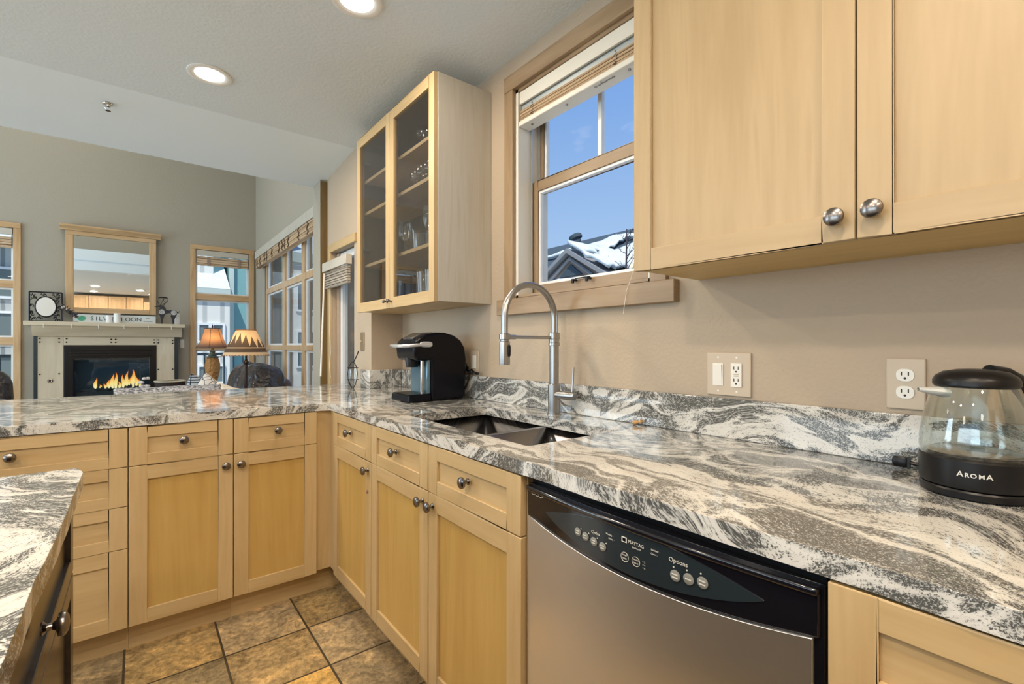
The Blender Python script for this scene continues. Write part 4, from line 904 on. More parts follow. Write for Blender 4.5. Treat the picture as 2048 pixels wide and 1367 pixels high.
def flame_mat():
    m = bpy.data.materials.new('flame'); m.use_nodes = True; nt, N, L = nodes(m); N.clear()
    tc = N.new('ShaderNodeTexCoord'); s_ = N.new('ShaderNodeSeparateXYZ'); L.new(tc.outputs['Generated'], s_.inputs[0])
    r = ramp(N, [(0, (1, .75, .35)), (.4, (1, .60, .16)), (.75, (1, .30, .04)), (1, (.8, .10, .01))]); L.new(s_.outputs[2], r.inputs[0])
    e = N.new('ShaderNodeEmission'); e.inputs[1].default_value = 1.5; L.new(r.outputs[0], e.inputs[0]); t = N.new('ShaderNodeBsdfTransparent')
    lw = N.new('ShaderNodeLayerWeight'); lw.inputs[0].default_value = .35
    a = math_n(N, L, 'MULTIPLY', lw.outputs['Facing'], 1.15, True); mx = N.new('ShaderNodeMixShader'); L.new(a, mx.inputs[0]); L.new(e.outputs[0], mx.inputs[1]); L.new(t.outputs[0], mx.inputs[2])
    o = N.new('ShaderNodeOutputMaterial'); L.new(mx.outputs[0], o.inputs[0]); return m
fm = flame_mat()
for x, h, w_ in ((-.385, .13, .022), (-.345, .05, .018), (-.30, .06, .02), (-.265, .10, .026), (-.235, .17, .028), (-.205, .19, .022), (-.17, .08, .02), (-.135, .16, .022), (-.10, .20, .026), (-.075, .13, .024), (-.045, .22, .030), (-.015, .15, .022), (.02, .10, .018)):
    m = MB(); pts = [(x+.012*math.sin(t*5+x*40)*t, FY+.052, z(-.51)+h*t) for t in [i/10 for i in range(11)]]
    m.tube(pts, lambda t, w_=w_: w_*max(.03, (math.sin(PI*min(1, (t*.85+.15)))**.8)*(1-t*.55)), 10); m.obj('flame', fm, fp)
# thermostat by the mantel
m = MB(); m.box(.425, .470, FAR-.008, FAR-.0005, z(-.035), z(.075)); o = m.obj('outlet', plastic_w, None, .002); tag(o, 'white wall plate beside the right end of the fireplace', 'outlet')

# mantel mirror
mm = thing('wall_mirror', 'large rectangular mirror in a light wood frame above the mantel', 'mirror', (-.23, FAR, z(.262)))
MY = 7.34; 
m = MB(); m.box(-.642, -.575, MY, MY+.035, z(.375), z(1.262)); m.obj('frame_stile', rz_, mm, .003)
m = MB(); m.box(.112, .180, MY, MY+.035, z(.375), z(1.262)); m.obj('frame_stile', rz_, mm, .003)
m = MB(); m.box(-.575, .112, MY+.001, MY+.035, z(.375), z(.435)); m.obj('frame_rail', rx, mm, .003)
m = MB(); m.box(-.642, .180, MY, MY+.035, z(1.262), z(1.31)); m.obj('frame_rail', rx, mm, .003)
m = MB(); m.prism([(MY+.035, z(1.3105)), (MY-.008, z(1.3105)), (MY-.012, z(1.325)), (MY-.045, z(1.355)), (MY-.045, z(1.372)), (MY+.035, z(1.372))], 'x', -.690, .228); m.obj('crown', rx, mm, .003)
m = MB(); m.box(-.575, .112, MY+.018, MY+.022, z(.435), z(1.262)); m.obj('mirror_glass', mirror_m, mm)
m = MB(); m.box(-.64, .178, MY+.0355, FAR-.001, z(.40), z(1.30)); m.obj('backing', blackm, mm)

# things standing on the mantel
MT = z(.2625)
sq = thing('round_mirror', 'round mirror in a square black scrollwork frame on the mantel', 'mirror', (-.80, 7.30, MT))
m = MB(); c0 = Vector((-.795, 7.295, MT+.162)); hw = .130; hh = .160
for a, b in (((-hw, -hh), (hw, -hh)), ((hw, -hh), (hw, hh)), ((hw, hh), (-hw, hh)), ((-hw, hh), (-hw, -hh))):
    m.cyl(c0+Vector((a[0], 0, a[1])), c0+Vector((b[0], 0, b[1])), .008, n=6)
for k in range(54):
    while True:
        u, v = random.uniform(-hw+.012, hw-.012), random.uniform(-hh+.012, hh-.012)
        if ((u/.083)**2+(v/.110)**2)**.5 > 1.1: break
    r = random.uniform(.010, .018); a0 = random.uniform(0, 6)
    m.tube([c0+Vector((u+r*(1-i/14)*math.cos(a0+i*.55), random.uniform(-.002, .002), v+r*(1-i/14)*math.sin(a0+i*.55))) for i in range(10)], .0042, 5)
m.tube([c0+Vector((.083*math.cos(t*PI/20), -.002, .110*math.sin(t*PI/20))) for t in range(40)], .009, 8, closed=True); m.obj('scroll_frame', iron, sq)
m = MB(); m.lathe([(.104, 0), (.104, .004), (0, .004)], c0+Vector((0, -.008, 0)), (0, -1, 0), 36, sq=(.75, 1)); m.obj('mirror_glass', pbr('blurred_mirror', (.62, .68, .72), .38, 1), sq)  # grey-blue glass roughened to blur a lamp's reflection
# feather spray
fs_ = thing('feather_spray', 'tuft of dark and white feathers standing beside the square scroll mirror', 'decoration', (-.62, 7.25, MT))
fd = pbr('dark_feather', (.05, .045, .05), .8); fw = pbr('pale_feather', (.55, .52, .5), .8)
for k in range(46):
    a = random.uniform(-1.2, 1.2); b = random.uniform(0, 1); cx_ = -.66+.13*b; cz_ = MT+.165-.13*b
    p0 = Vector((cx_, 7.235+random.uniform(-.015, .015), max(MT+.012, cz_+random.uniform(-.02, .02)))); dv = Vector((math.sin(a+b*2), random.uniform(-.5, .5), math.cos(a*1.4)*.8)).normalized()*random.uniform(.025, .05)
    p2 = p0+dv; p2.z = max(p2.z, MT+.006)
    m = MB(); m.tube([p0, (p0+p2)/2+Vector((.004, 0, .003)), p2], lambda t: .0065*(1-t)+.0008, 5); m.obj('feather', fw if k % 4 == 0 else fd, fs_)
m = MB(); m.tube([(-.66, 7.235, MT+.002), (-.655, 7.235, MT+.08), (-.65, 7.235, MT+.17)], .004, 6); m.tube([(-.66, 7.235, MT+.003), (-.58, 7.235, MT+.003), (-.53, 7.235, MT+.003)], .003, 6); m.obj('stem', fd, fs_)
# sign
sg = thing('shelf_sign', 'long white sign with green dot and dark capitals on the mantel', 'sign', (-.2, 7.32, MT))
m = MB(); m.box(-.575, .175, 7.312, 7.330, MT+.0005, MT+.093); m.obj('board', pbr('sign_white', (.70, .76, .77), .5), sg, .001)
m = MB(); m.lathe([(.037, 0), (.037, .002), (0, .002)], (-.505, 7.312, MT+.048), (0, -1, 0), 28, sq=(1, .8)); m.obj('green_dot', pbr('sign_green', (.08, .42, .26), .5), sg)
ink = pbr('sign_ink', (.02, .05, .08), .6)
for ch, x in zip('SILVERMOON', (-.413, -.376, -.340, -.298, -.255, -.222, -.166, -.092, -.040, .014)):
    text('letter', ch, .066, face_M((x, 7.3115, MT+.046), (1, 0, 0), (0, 0, 1)), ink, sg, .0006)
text('small_print', 'SKI RESORT', .018, face_M((.100, 7.3115, MT+.028), (1, 0, 0), (0, 0, 1)), ink, sg, .0004)
text('small_print', 'AREA', .016, face_M((.100, 7.3115, MT+.064), (1, 0, 0), (0, 0, 1)), ink, sg, .0004)
wax = pbr('candle_wax', (.82, .82, .80), .4)
for x, y, r, h, lb in ((-.262, 7.25, .031, .088, 'short white pillar candle in front of the sign, left of the pair'), (-.188, 7.24, .033, .112, 'taller white pillar candle in front of the middle of the sign'), (.388, 7.29, .031, .135, 'tall white pillar candle behind the deer on the mantel')):
    t = thing('pillar_candle', lb, 'candle', (x, y, MT), 'white pillar candles on the mantel')
    m = MB(); m.lathe([(r, .0005), (r, h-.004), (r-.004, h), (r*.5, h-.004), (0, h-.005)], (x, y, MT), (0, 0, 1), 24); m.obj('wax', wax, t)
    m = MB(); m.cyl((x, y, MT+h-.006), (x+.001, y, MT+h+.006), .0012, n=6); m.obj('wick', blackm, t)
# deer: flat cut iron figure with scroll shoulders and antlers
de = thing('deer_figurine', 'dark iron deer with spiral shoulders and curled antlers on the mantel', 'figurine', (.24, 7.22, MT))
DX, DY = .235, 7.225
def dp(x, h): return (DX+x, DY, MT+h)
body = [(-.065, .215), (-.030, .228), (-.012, .232), (.010, .225), (.035, .200), (.040, .175), (.075, .168), (.11, .176), (.135, .172), (.158, .150), (.150, .125), (.140, .100), (.125, .06), (.123, .001), (.103, .001), (.098, .055), (.085, .100), (.095, .120), (.078, .135), (.040, .125), (.025, .105), (.012, .06), (.006, .001), (-.010, .001), (-.012, .06), (-.022, .10), (-.034, .135), (-.036, .165), (-.020, .195), (-.030, .205), (-.08, .205)]
def fill_poly(mb, poly, y0_, y1_, zoff):
    bm = bmesh.new(); vs = [bm.verts.new((DX+x, y0_, zoff+h)) for x, h in poly]; es = [bm.edges.new((vs[i], vs[(i+1) % len(vs)])) for i in range(len(vs))]
    bmesh.ops.triangle_fill(bm, use_beauty=True, edges=es); bm.verts.index_update(); n = len(vs)
    base_ = [tuple(v.co) for v in bm.verts]; fcs = [[v.index for v in f.verts] for f in bm.faces]; bm.free()
    mb.add(base_, fcs, 0); mb.add([(a, y1_, c) for a, b, c in base_], [f[::-1] for f in fcs], 0)
    mb.add([(DX+x, y0_, zoff+h) for x, h in poly]+[(DX+x, y1_, zoff+h) for x, h in poly], [(i, (i+1) % n, n+(i+1) % n, n+i) for i in range(n)], 0)
m = MB(); fill_poly(m, body, DY-.008, DY+.008, MT); m.obj('body', pbr('deer_iron', (.035, .038, .05), .4, .5), de)
for cx_, ch in ((-.002, .148), (.118, .142)):
    m = MB(); m.lathe([(.030, 0), (.030, .003), (0, .003)], (DX+cx_, DY-.0085, MT+ch), (0, -1, 0), 28); m.obj('shoulder_disc', pbr('disc_pale', (.55, .57, .58), .4), de)
    m = MB(); m.tube([(DX+cx_+(.029-.0016*i)*math.cos(i*.62), DY-.013, MT+ch+(.029-.0016*i)*math.sin(i*.62)) for i in range(17)], .0016, 5); m.obj('spiral', iron, de)
m = MB(); m.tube([dp(-.012+.0, .232), dp(-.04, .255), dp(-.045, .285)], .003, 6)
m.tube([dp(0, .235), dp(.02, .25), dp(.04, .262), dp(.055, .285), dp(.045, .31), dp(.02, .31), dp(.012, .29), dp(.025, .277), dp(.037, .288)], .004, 6)
m.tube([dp(-.04, .318), dp(-.01, .325), dp(.03, .325), dp(.065, .318)], lambda t: .003+.006*math.sin(PI*t), 8)
m.tube([dp(-.010, .232), dp(0.002, .28), dp(.012, .318)], .0025, 6); m.tube([dp(.012, .222), dp(.022, .238), dp(.03, .236)], .004, 6); m.tube([dp(.155, .142), dp(.17, .15), dp(.176, .162)], .003, 6); m.obj('antlers', iron, de)

# ------------------------------------------------------------ lamps
def lamp_light(par, p, w_, col):
    ld = bpy.data.lights.new('bulb_light', 'POINT'); ld.energy = w_; ld.color = col; ld.shadow_soft_size = .03
    o = bpy.data.objects.new('bulb', ld); C.objects.link(o); o.parent = par; o.location = Vector(p)-wloc(par)
def shade_mat(name, kind):
    m = bpy.data.materials.new(name); m.use_nodes = True; nt, N, L = nodes(m); N.clear()
    d = N.new('ShaderNodeBsdfDiffuse'); t = N.new('ShaderNodeBsdfTranslucent'); mx = N.new('ShaderNodeMixShader'); mx.inputs[0].default_value = .42
    tc = N.new('ShaderNodeTexCoord'); s_ = N.new('ShaderNodeSeparateXYZ'); L.new(tc.outputs['Generated'], s_.inputs[0])
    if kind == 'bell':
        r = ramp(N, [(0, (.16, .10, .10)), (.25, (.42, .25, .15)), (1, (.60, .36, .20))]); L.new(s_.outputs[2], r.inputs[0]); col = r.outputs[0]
    else:
        ob = N.new('ShaderNodeSeparateXYZ'); L.new(tc.outputs['Object'], ob.inputs[0]); an = N.new('ShaderNodeMath'); an.operation = 'ARCTAN2'; L.new(ob.outputs[1], an.inputs[0]); L.new(ob.outputs[0], an.inputs[1])
        # fir tree silhouettes: saw teeth of varying height
        saw = math_n(N, L, 'PINGPONG', math_n(N, L, 'MULTIPLY', an.outputs[0], 2.3), .5)
        big = math_n(N, L, 'MULTIPLY', math_n(N, L, 'SINE', math_n(N, L, 'MULTIPLY', an.outputs[0], 2.0)), .10)
        top = math_n(N, L, 'SUBTRACT', math_n(N, L, 'ADD', .80, big), math_n(N, L, 'MULTIPLY', saw, .85))
        tree = math_n(N, L, 'LESS_THAN', s_.outputs[2], math_n(N, L, 'ADD', top, .0))
        lowe = math_n(N, L, 'GREATER_THAN', s_.outputs[2], .13)
        tree = math_n(N, L, 'MULTIPLY', tree, lowe)
        water = math_n(N, L, 'LESS_THAN', math_n(N, L, 'ABSOLUTE', math_n(N, L, 'SUBTRACT', s_.outputs[2], .30)), .018)
        tree = math_n(N, L, 'MULTIPLY', tree, math_n(N, L, 'SUBTRACT', 1.0, water))
        col = mixc(N, L, tree, (.80, .62, .40), (.13, .10, .08))
    L.new(col, d.inputs[0]); L.new(col, t.inputs[0]); L.new(d.outputs[0], mx.inputs[1]); L.new(t.outputs[0], mx.inputs[2])
    o = N.new('ShaderNodeOutputMaterial'); L.new(mx.outputs[0], o.inputs[0]); return m
# side table in the corner and the carved lamp on it
l1x, l1y = .698, 6.62
tb = thing('side_table', 'small dark side table in the far corner under the carved lamp', 'table', (l1x, l1y, 0))
m = MB(); m.lathe([(.20, .575), (.21, .58), (.21, .60), (.20, .605)], (l1x, l1y, 0), (0, 0, 1), 32); m.obj('table_top', dark_wz, tb)
for k in range(3): a = k*2.09; m = MB(); m.cyl((l1x+.16*math.cos(a), l1y+.16*math.sin(a), 0), (l1x+.12*math.cos(a), l1y+.12*math.sin(a), .58), .018, n=10); m.obj('leg', dark_wz, tb)
la = thing('table_lamp', 'carved amber table lamp with brown bell shade in the corner', 'lamp', (l1x, l1y, .6055))
b0 = .606
m = MB(); m.lathe([(.080, 0), (.083, .03), (.055, .06), (.040, .10), (.055, .17), (.076, .27), (.080, .34), (.070, .39), (.060, .425)], (l1x, l1y, b0), (0, 0, 1), 20)
o = m.obj('carved_base', None or pbr('amber_carving', (.42, .20, .05), .35, bump=(26, 1, .03)), la)
m = MB(); m.lathe([(.055, 0), (.088, .006), (.088, .014), (.045, .020), (.04, .034), (.058, .040), (.058, .048), (.03, .054), (.026, .070), (.035, .076), (.02, .085), (.010, .12), (.006, .31)], (l1x, l1y, b0+.425), (0, 0, 1), 20); m.obj('neck', pbr('green_bronze', (.10, .13, .11), .4, .6), la)
def shade(x, y, za, zb, r0, r1, kind, n=32, seams=0):
    m = MB(); pr = []
    for i in range(9):
        t = i/8; r = r0+(r1-r0)*(t if kind != 'bell' else t**.62); pr.append((r, za+(zb-za)*t-zb))
    m.lathe(pr, (x, y, zb), (0, 0, 1), n); m.f = m.f[:-2]; m.m = m.m[:-2]; m.k = m.k[:-2]; m.open = True; return m
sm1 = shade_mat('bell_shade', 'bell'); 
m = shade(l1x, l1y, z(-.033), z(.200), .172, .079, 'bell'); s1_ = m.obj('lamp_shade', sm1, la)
m = MB(); m.tube([(l1x+.172*math.cos(t*PI/16), l1y+.172*math.sin(t*PI/16), z(-.033)) for t in range(32)], .004, 6, closed=True); m.tube([(l1x+.079*math.cos(t*PI/16), l1y+.079*math.sin(t*PI/16), z(.200)) for t in range(32)], .005, 6, closed=True)
for k in range(6):
    a = k*PI/3+.2; m.tube([(l1x+(.1725+(.079-.172)*t**.62)*math.cos(a), l1y+(.1725+(.079-.172)*t**.62)*math.sin(a), z(-.033)+.233*t) for t in [i/8 for i in range(9)]], .0022, 5)
m.obj('shade_trim', pbr('dark_braid', (.06, .05, .05), .8), s1_)
m = MB(); m.lathe([(.004, 0), (.011, .01), (.009, .02), (.004, .035), (0, .05)], (l1x, l1y, z(.205)), (0, 0, 1), 12); m.cyl((l1x, l1y, z(.18)), (l1x, l1y, z(.21)), .003); m.obj('finial', iron, la)
m = MB(); m.lathe([(.0, 0), (.02, .01), (.028, .035), (.015, .06), (.012, .08)], (l1x, l1y, z(.04)), (0, 0, 1), 14); m.obj('bulb_glass', pbr('bulb', (1, .9, .7), .4, emit=((1, .7, .4), 3)), la)
lamp_light(la, (l1x+.0, l1y-.05, z(.07)), .8, (1, .58, .25))
# rustic floor lamp nearer the viewer
l2x, l2y = .758, 4.78
lb_ = thing('floor_lamp', 'bronze floor lamp with parchment shade painted with fir trees', 'lamp', (l2x, l2y, 0))
m = MB(); m.lathe([(.08, .001), (.08, .02), (.04, .03), (.014, .045), (.014, z(-.17)), (.022, z(-.165)), (.024, z(-.15)), (.014, z(-.14)), (.010, z(-.12)), (.006, z(.14))], (l2x, l2y, 0), (0, 0, 1), 20); m.obj('pole', pbr('dark_bronze', (.045, .03, .025), .35, .6), lb_)
m = shade(l2x, l2y, z(-.090), z(.135), .183, .078, 'cone', 40); s2_ = m.obj('lamp_shade', shade_mat('painted_shade', 'cone'), lb_)
s2_.data.transform(Matrix.Translation((0, 0, 0)))
m = MB()
for rr_, zz in ((.183, z(-.090)), (.078, z(.135))):
    for t in range(40): a = t*PI/20; m.tube([(l2x+rr_*math.cos(a), l2y+rr_*math.sin(a), zz+.006), (l2x+(rr_+.003)*math.cos(a+.08), l2y+(rr_+.003)*math.sin(a+.08), zz-.004)], .0035, 4)
m.obj('shade_lacing', pbr('leather_lace', (.32, .15, .07), .7), s2_)
lamp_light(lb_, (l2x-.02, l2y-.03, z(.03)), .65, (1, .60, .24))
m = MB(); m.lathe([(.0, 0), (.02, .01), (.028, .035), (.015, .06), (.012, .08)], (l2x, l2y, z(-.01)), (0, 0, 1), 14); m.obj('bulb_glass', pbr('bulb2', (1, .9, .7), .4, emit=((1, .7, .4), 3)), lb_)

# ------------------------------------------------------------ sofas and cushions
def leather():
    m = pbr('black_leather', (.030, .026, .026), .26, coat=.2); nt, N, L = nodes(m); b = N['Principled BSDF']
    v = mapped(N, L, (5, 14, 4)); n1 = noise(N, L, v, 1.2, 3, 1.5); n2 = noise(N, L, mapped(N, L, (1, 1, 1)), 120, 2)
    bp = N.new('ShaderNodeBump'); bp.inputs['Strength'].default_value = .8; bp.inputs['Distance'].default_value = .05
    L.new(math_n(N, L, 'ADD', n1.outputs['Fac'], math_n(N, L, 'MULTIPLY', n2.outputs['Fac'], .03)), bp.inputs['Height']); L.new(bp.outputs[0], b.inputs['Normal']); return m
lea = leather(); lea2 = pbr('brown_leather', (.10, .060, .040), .35, bump=(40, .3, .01))
so = thing('sofa', 'black leather sofa with puffed back cushions under the side windows', 'sofa', (.85, 5.9, 0))
m = MB(); m.box(.52, 1.22, 5.2, 6.2, .06, .40); m.obj('frame', lea, so, .05, 4)
for y in (5.45, 5.95): m = MB(); m.soft((.74, y, .46), (.24, .25, .085), .4, 24); m.obj('seat_cushion', lea, so)
for y, wv in ((5.33, .31), (5.93, .27)):
    m = MB(); m.soft((0, 0, 0), (.20, wv, .32), .62, 32, 0, .10, y, None); m.xf(Matrix.Translation((.955, y, z(-.51))) @ Matrix.Rotation(.22, 4, 'Y')); m.obj('back_cushion', lea, so)
m = MB(); m.soft((1.17, 5.65, .48), (.09, .54, .36), .35, 24); m.obj('back_frame', lea2, so)
m = MB(); m.soft((.85, 5.16, .36), (.33, .07, .26), .5, 24); m.obj('arm', lea, so)
m = MB(); m.soft((.85, 6.24, .38), (.33, .06, .28), .5, 24); m.obj('arm', lea, so)
for x in (.6, 1.12):
    for y in (5.3, 6.1): m = MB(); m.cyl((x, y, 0), (x, y, .07), .025, n=10); m.obj('leg', dark_wz, so)
sb_ = thing('sofa', 'low dark sofa facing the fire, its back toward the peninsula', 'sofa', (-.1, 4.5, 0))
m = MB(); m.box(-.60, .62, 4.15, 5.02, .06, .42); m.obj('frame', lea, sb_, .05, 4)
m = MB(); m.soft((.0, 4.25, .595), (.60, .105, .24), .35, 28); m.obj('back', lea, sb_)
for x in (-.54,): m = MB(); m.soft((x, 4.62, .44), (.09, .40, .18), .5, 20); m.obj('arm', lea, sb_)
for x in (-.18, .37): m = MB(); m.soft((x, 4.68, .46), (.27, .33, .08), .4, 20); m.obj('seat_cushion', lea, sb_)
for x in (-.5, .5):
    for y in (4.22, 4.9): m = MB(); m.cyl((x, y, 0), (x, y, .07), .025, n=10); m.obj('leg', dark_wz, sb_)
# throw over that sofa's back
def pattern(name, a, b, scale, kind):
    m = pbr(name, a, .9); nt, N, L = nodes(m); bb = N['Principled BSDF']
    if kind == 'hex':
        v = N.new('ShaderNodeTexVoronoi'); v.feature = 'DISTANCE_TO_EDGE'; v.inputs['Scale'].default_value = scale; L.new(mapped(N, L, (1, 1, 1)), v.inputs[0]); r = ramp(N, [(.03, b), (.09, a)]); L.new(v.outputs[0], r.inputs[0])
    elif kind == 'plaid':
        w_ = N.new('ShaderNodeTexWave'); w_.inputs['Scale'].default_value = scale; L.new(mapped(N, L, (.3, .3, 1)), w_.inputs[0]); r = ramp(N, [(.35, b), (.65, a)]); L.new(w_.outputs[0], r.inputs[0]); w_.bands_direction = 'Z'
    else:
        n = noise(N, L, mapped(N, L, (1, 1, 1)), scale, 4); r = ramp(N, [(.4, b), (.6, a)]); L.new(n.outputs['Fac'], r.inputs[0])
    L.new(r.outputs[0], bb.inputs['Base Color']); return m
m = MB(); vs = []; fs = []; nx_, ny_ = 40, 12
for i in range(nx_+1):
    for j in range(ny_+1):
        x = -.12+.62*i/nx_; a = -1.75+3.5*j/ny_
        rx = .137+.006*mnoise.noise(Vector((x*9, j*.6, 1)))
        vs.append((x+.01*math.sin(j), 4.25+rx*math.sin(a)*.98, .705+.165*math.cos(a)+.006*mnoise.noise(Vector((x*14, j*.5, 0)))))
for i in range(nx_):
    for j in range(ny_): fs.append((i*(ny_+1)+j, (i+1)*(ny_+1)+j, (i+1)*(ny_+1)+j+1, i*(ny_+1)+j+1))
m.add(vs, fs, 0, True); m.open = True; o = m.obj('throw_blanket', pattern('speckled_wool', (.48, .48, .50), (.10, .11, .13), 60, 'n')); s_ = o.modifiers.new('solid', 'SOLIDIFY'); s_.thickness = .012; s_.offset = 1
tag(o, 'speckled grey throw blanket draped over the low sofa back', 'blanket')
def pillow(label, c, w_, rz, tilt, mat, seed):
    m = MB(); n = 16; vs = []; fs = []
    for sgn in (1, -1):
        b_ = len(vs)
        for i in range(n+1):
            for j in range(n+1):
                u, v = -1+2*i/n, -1+2*j/n; t = max(0, (1-abs(u)**2.6))*max(0, (1-abs(v)**2.6)); k = 1+.10*(abs(u*v))-.05
                vs.append((u*w_*k, sgn*(.004+.075*t**.6), v*w_*k))
        for i in range(n):
            for j in range(n):
                f = (b_+i*(n+1)+j, b_+(i+1)*(n+1)+j, b_+(i+1)*(n+1)+j+1, b_+i*(n+1)+j+1); fs.append(f if sgn < 0 else f[::-1])
    m.add(vs, fs, 0, True); m.xf(Matrix.Translation(c) @ Matrix.Rotation(rz, 4, 'Z') @ Matrix.Rotation(tilt, 4, 'X') @ Matrix.Rotation(seed, 4, 'Y'))
    return tag(m.obj('cushion', mat), label, 'cushion', None)
pillow('plaid grey and blue cushion, leftmost in the row on the sofa', (.42, 5.02, .755), .125, 1.0, -.2, pattern('plaid_cloth', (.42, .50, .58), (.06, .07, .09), 14, 'plaid'), .6)
pillow('white cushion with dark net pattern, middle of the sofa row', (.485, 4.76, .755), .135, .3, -.25, pattern('net_cloth', (.66, .65, .63), (.10, .10, .11), 22, 'hex'), .7)
pillow('plain cream cushion beside the floor lamp pole', (.595, 4.56, .715), .125, -.1, -.3, pattern('cream_cloth', (.80, .76, .66), (.66, .60, .5), 40, 'n'), .35)
# coffee table, tray
cf = thing('coffee_table', 'dark low coffee table before the fire, top just above the counter', 'table', (.1, 5.75, 0))
m = MB(); m.box(-.35, .49, 5.35, 5.85, .40, .44); m.obj('table_top', dark_wz, cf, .005)
for x in (-.3, .44):
    for y in (5.4, 5.8): m = MB(); m.box(x-.03, x+.03, y-.03, y+.03, 0, .40); m.obj('leg', dark_wz, cf)
bk = thing('basket', 'dark woven basket with pale rim on the coffee table', 'basket', (.24, 5.5, .44))
m = MB(); m.lathe([(.09, .001), (.115, .34), (.12, .40), (.11, .40), (.09, .01)], (.24, 5.5, .44), (0, 0, 1), 20); m.obj('bowl', pbr('dark_wicker', (.035, .025, .02), .8, bump=(90, 1, .01)), bk)
m = MB(); m.tube([(.24+.118*math.cos(t*PI/12), 5.5+.118*math.sin(t*PI/12), .842) for t in range(24)], .008, 6, closed=True); m.obj('rim', pbr('pale_rim', (.6, .55, .42), .6), bk)
for k, (x, lb) in enumerate(((.045, 'bunch of small white flowers left of the woven basket'), (.43, 'bunch of small white flowers right of the woven basket'))):
    t = thing('flower_bunch', lb, 'flowers', (x, 5.5, .44))
    m = MB(); m.lathe([(.03, .001), (.04, .2), (.025, .34), (.02, .34), (.03, .2), (.02, .01)], (x, 5.5, .44), (0, 0, 1), 14); m.obj('vase', jarg, t)
    for q_ in range(9):
        a = q_*2.4; m = MB(); m.soft((x+.03*math.cos(a), 5.5+.03*math.sin(a), .805+.035*(q_ % 3)), (.018, .018, .014), .9, 8); m.obj('bloom', pbr('petal', (.75, .72, .70), .8) if q_ == 0 and k == 0 else bpy.data.materials['petal'], t)
# armchair at far left
ac = thing('armchair', 'grey and black leather armchair at the left, cut by the frame edge', 'armchair', (-.95, 4.9, 0))
m = MB(); m.soft((-1.08, 4.9, z(-.62)), (.22, .30, .24), .5, 24); m.obj('seat', lea, ac)
m = MB(); m.soft((-.80, 4.92, z(-.545)), (.085, .30, .16), .7, 20); m.obj('arm', pbr('grey_leather', (.16, .16, .18), .4), ac)
m = MB(); m.soft((-.95, 5.25, z(-.40)), (.20, .10, .22), .6, 20); m.obj('back', lea, ac)
for x in (-1.25, -.85):
    for y in (4.7, 5.15): m = MB(); m.cyl((x, y, 0), (x, y, .34), .025, n=10); m.obj('leg', dark_wz, ac)

# ------------------------------------------------------------ outside
snow = pbr('snow', (.64, .72, .75), .7, bump=(3, .5, .15)); 
def siding(name, col, dark, sc):
    m = pbr(name, col, .8); nt, N, L = nodes(m); b = N['Principled BSDF']; w_ = N.new('ShaderNodeTexWave'); w_.bands_direction = 'X'; w_.inputs['Scale'].default_value = sc
    L.new(mapped(N, L, (1, 0, 0)), w_.inputs[0]); r = ramp(N, [(.78, col), (.90, dark)]); L.new(w_.outputs[0], r.inputs[0]); L.new(r.outputs[0], b.inputs['Base Color']); return m
shingle = pbr('roof_shingle', (.055, .085, .11), .8, bump=(25, .6, .05)); grey_s = pbr('grey_siding', (.26, .27, .28), .8); pink_s = pbr('tan_siding', (.42, .33, .28), .8)
def snow_patch(par, fn, nu, nv, thr, seed, th=.10):
    """fn(u, v) gives a point on the roof; snow lies where a noise is high"""
    vs = []; fs = []; ok = {}
    for i in range(nu+1):
        for j in range(nv+1):
            u, v = i/nu, j/nv; p = Vector(fn(u, v)); k = mnoise.noise(Vector((u*4+seed, v*3, seed)))+.5*mnoise.noise(Vector((u*11, v*8+seed, 0)))
            ok[i, j] = k > thr(u, v); vs.append(p+Vector((0, 0, th*(.5+max(0, min(1, (k-thr(u, v))*3))))))
    for i in range(nu):
        for j in range(nv):
            if ok[i, j] and ok[i+1, j] and ok[i, j+1] and ok[i+1, j+1]: fs.append((i*(nv+1)+j, (i+1)*(nv+1)+j, (i+1)*(nv+1)+j+1, i*(nv+1)+j+1))
    m = MB(); m.add(vs, fs, 0, True); m.open = True; o = m.obj('snow', snow, par); s_ = o.modifiers.new('solid', 'SOLIDIFY'); s_.thickness = th; s_.offset = -1; return o
nb = thing('neighbor_house', 'neighbouring house with snowy roof and gable, seen through the sink window', 'house', (11, 11, -3))
m = MB(); m.box(9.2, 14.8, 4.5, 13.0, -3, z(1.35)); m.obj('wall', pink_s, nb)
m = MB(); m.prism([(8.9, z(1.45)), (12, z(3.60)), (15.1, z(1.45)), (15.1, z(1.30)), (8.9, z(1.30))], 'y', 4.2, 13.2)
m.obj('roof', shingle, nb)
snow_patch(nb, lambda u, v: (9.0+2.9*v, 4.4+8.6*u, z(1.55+2.02*v)), 60, 26, lambda u, v: -.06+4*max(0, v-.74)+1.2*max(0, u-.56), 3.0, .07)
gx = 9.05
m = MB(); m.prism([(8.98-1.0, z(.8)), (8.98+1.0, z(.8)), (8.98+1.0, z(1.86)), (8.98, z(2.46)), (8.98-1.0, z(1.86))], 'x', gx+.12, 10.6); m.obj('gable_wall', pink_s, nb)
m = MB(); m.prism([(8.98-1.35, z(1.78)), (8.98, z(2.58)), (8.98+1.35, z(1.78)), (8.98+1.35, z(1.67)), (8.98, z(2.46)), (8.98-1.35, z(1.67))], 'x', gx-.1, 10.9); m.obj('gable_roof', grey_s, nb)
m = MB(); m.prism([(8.98-.42, z(1.86)), (8.98, z(2.18)), (8.98+.42, z(1.86))], 'x', gx+.06, gx+.119); m.obj('gable_vent', shingle, nb)
m = MB()
for k in (-1, 1): m.cyl((gx+.05, 8.98+k*.8, z(1.80)), (gx+.05, 8.98, z(2.33)), .05, n=6)
m.cyl((gx+.05, 8.98-.85, z(1.74)), (gx+.05, 8.98+.85, z(1.74)), .06, n=6); m.obj('gable_brace', grey_s, nb)
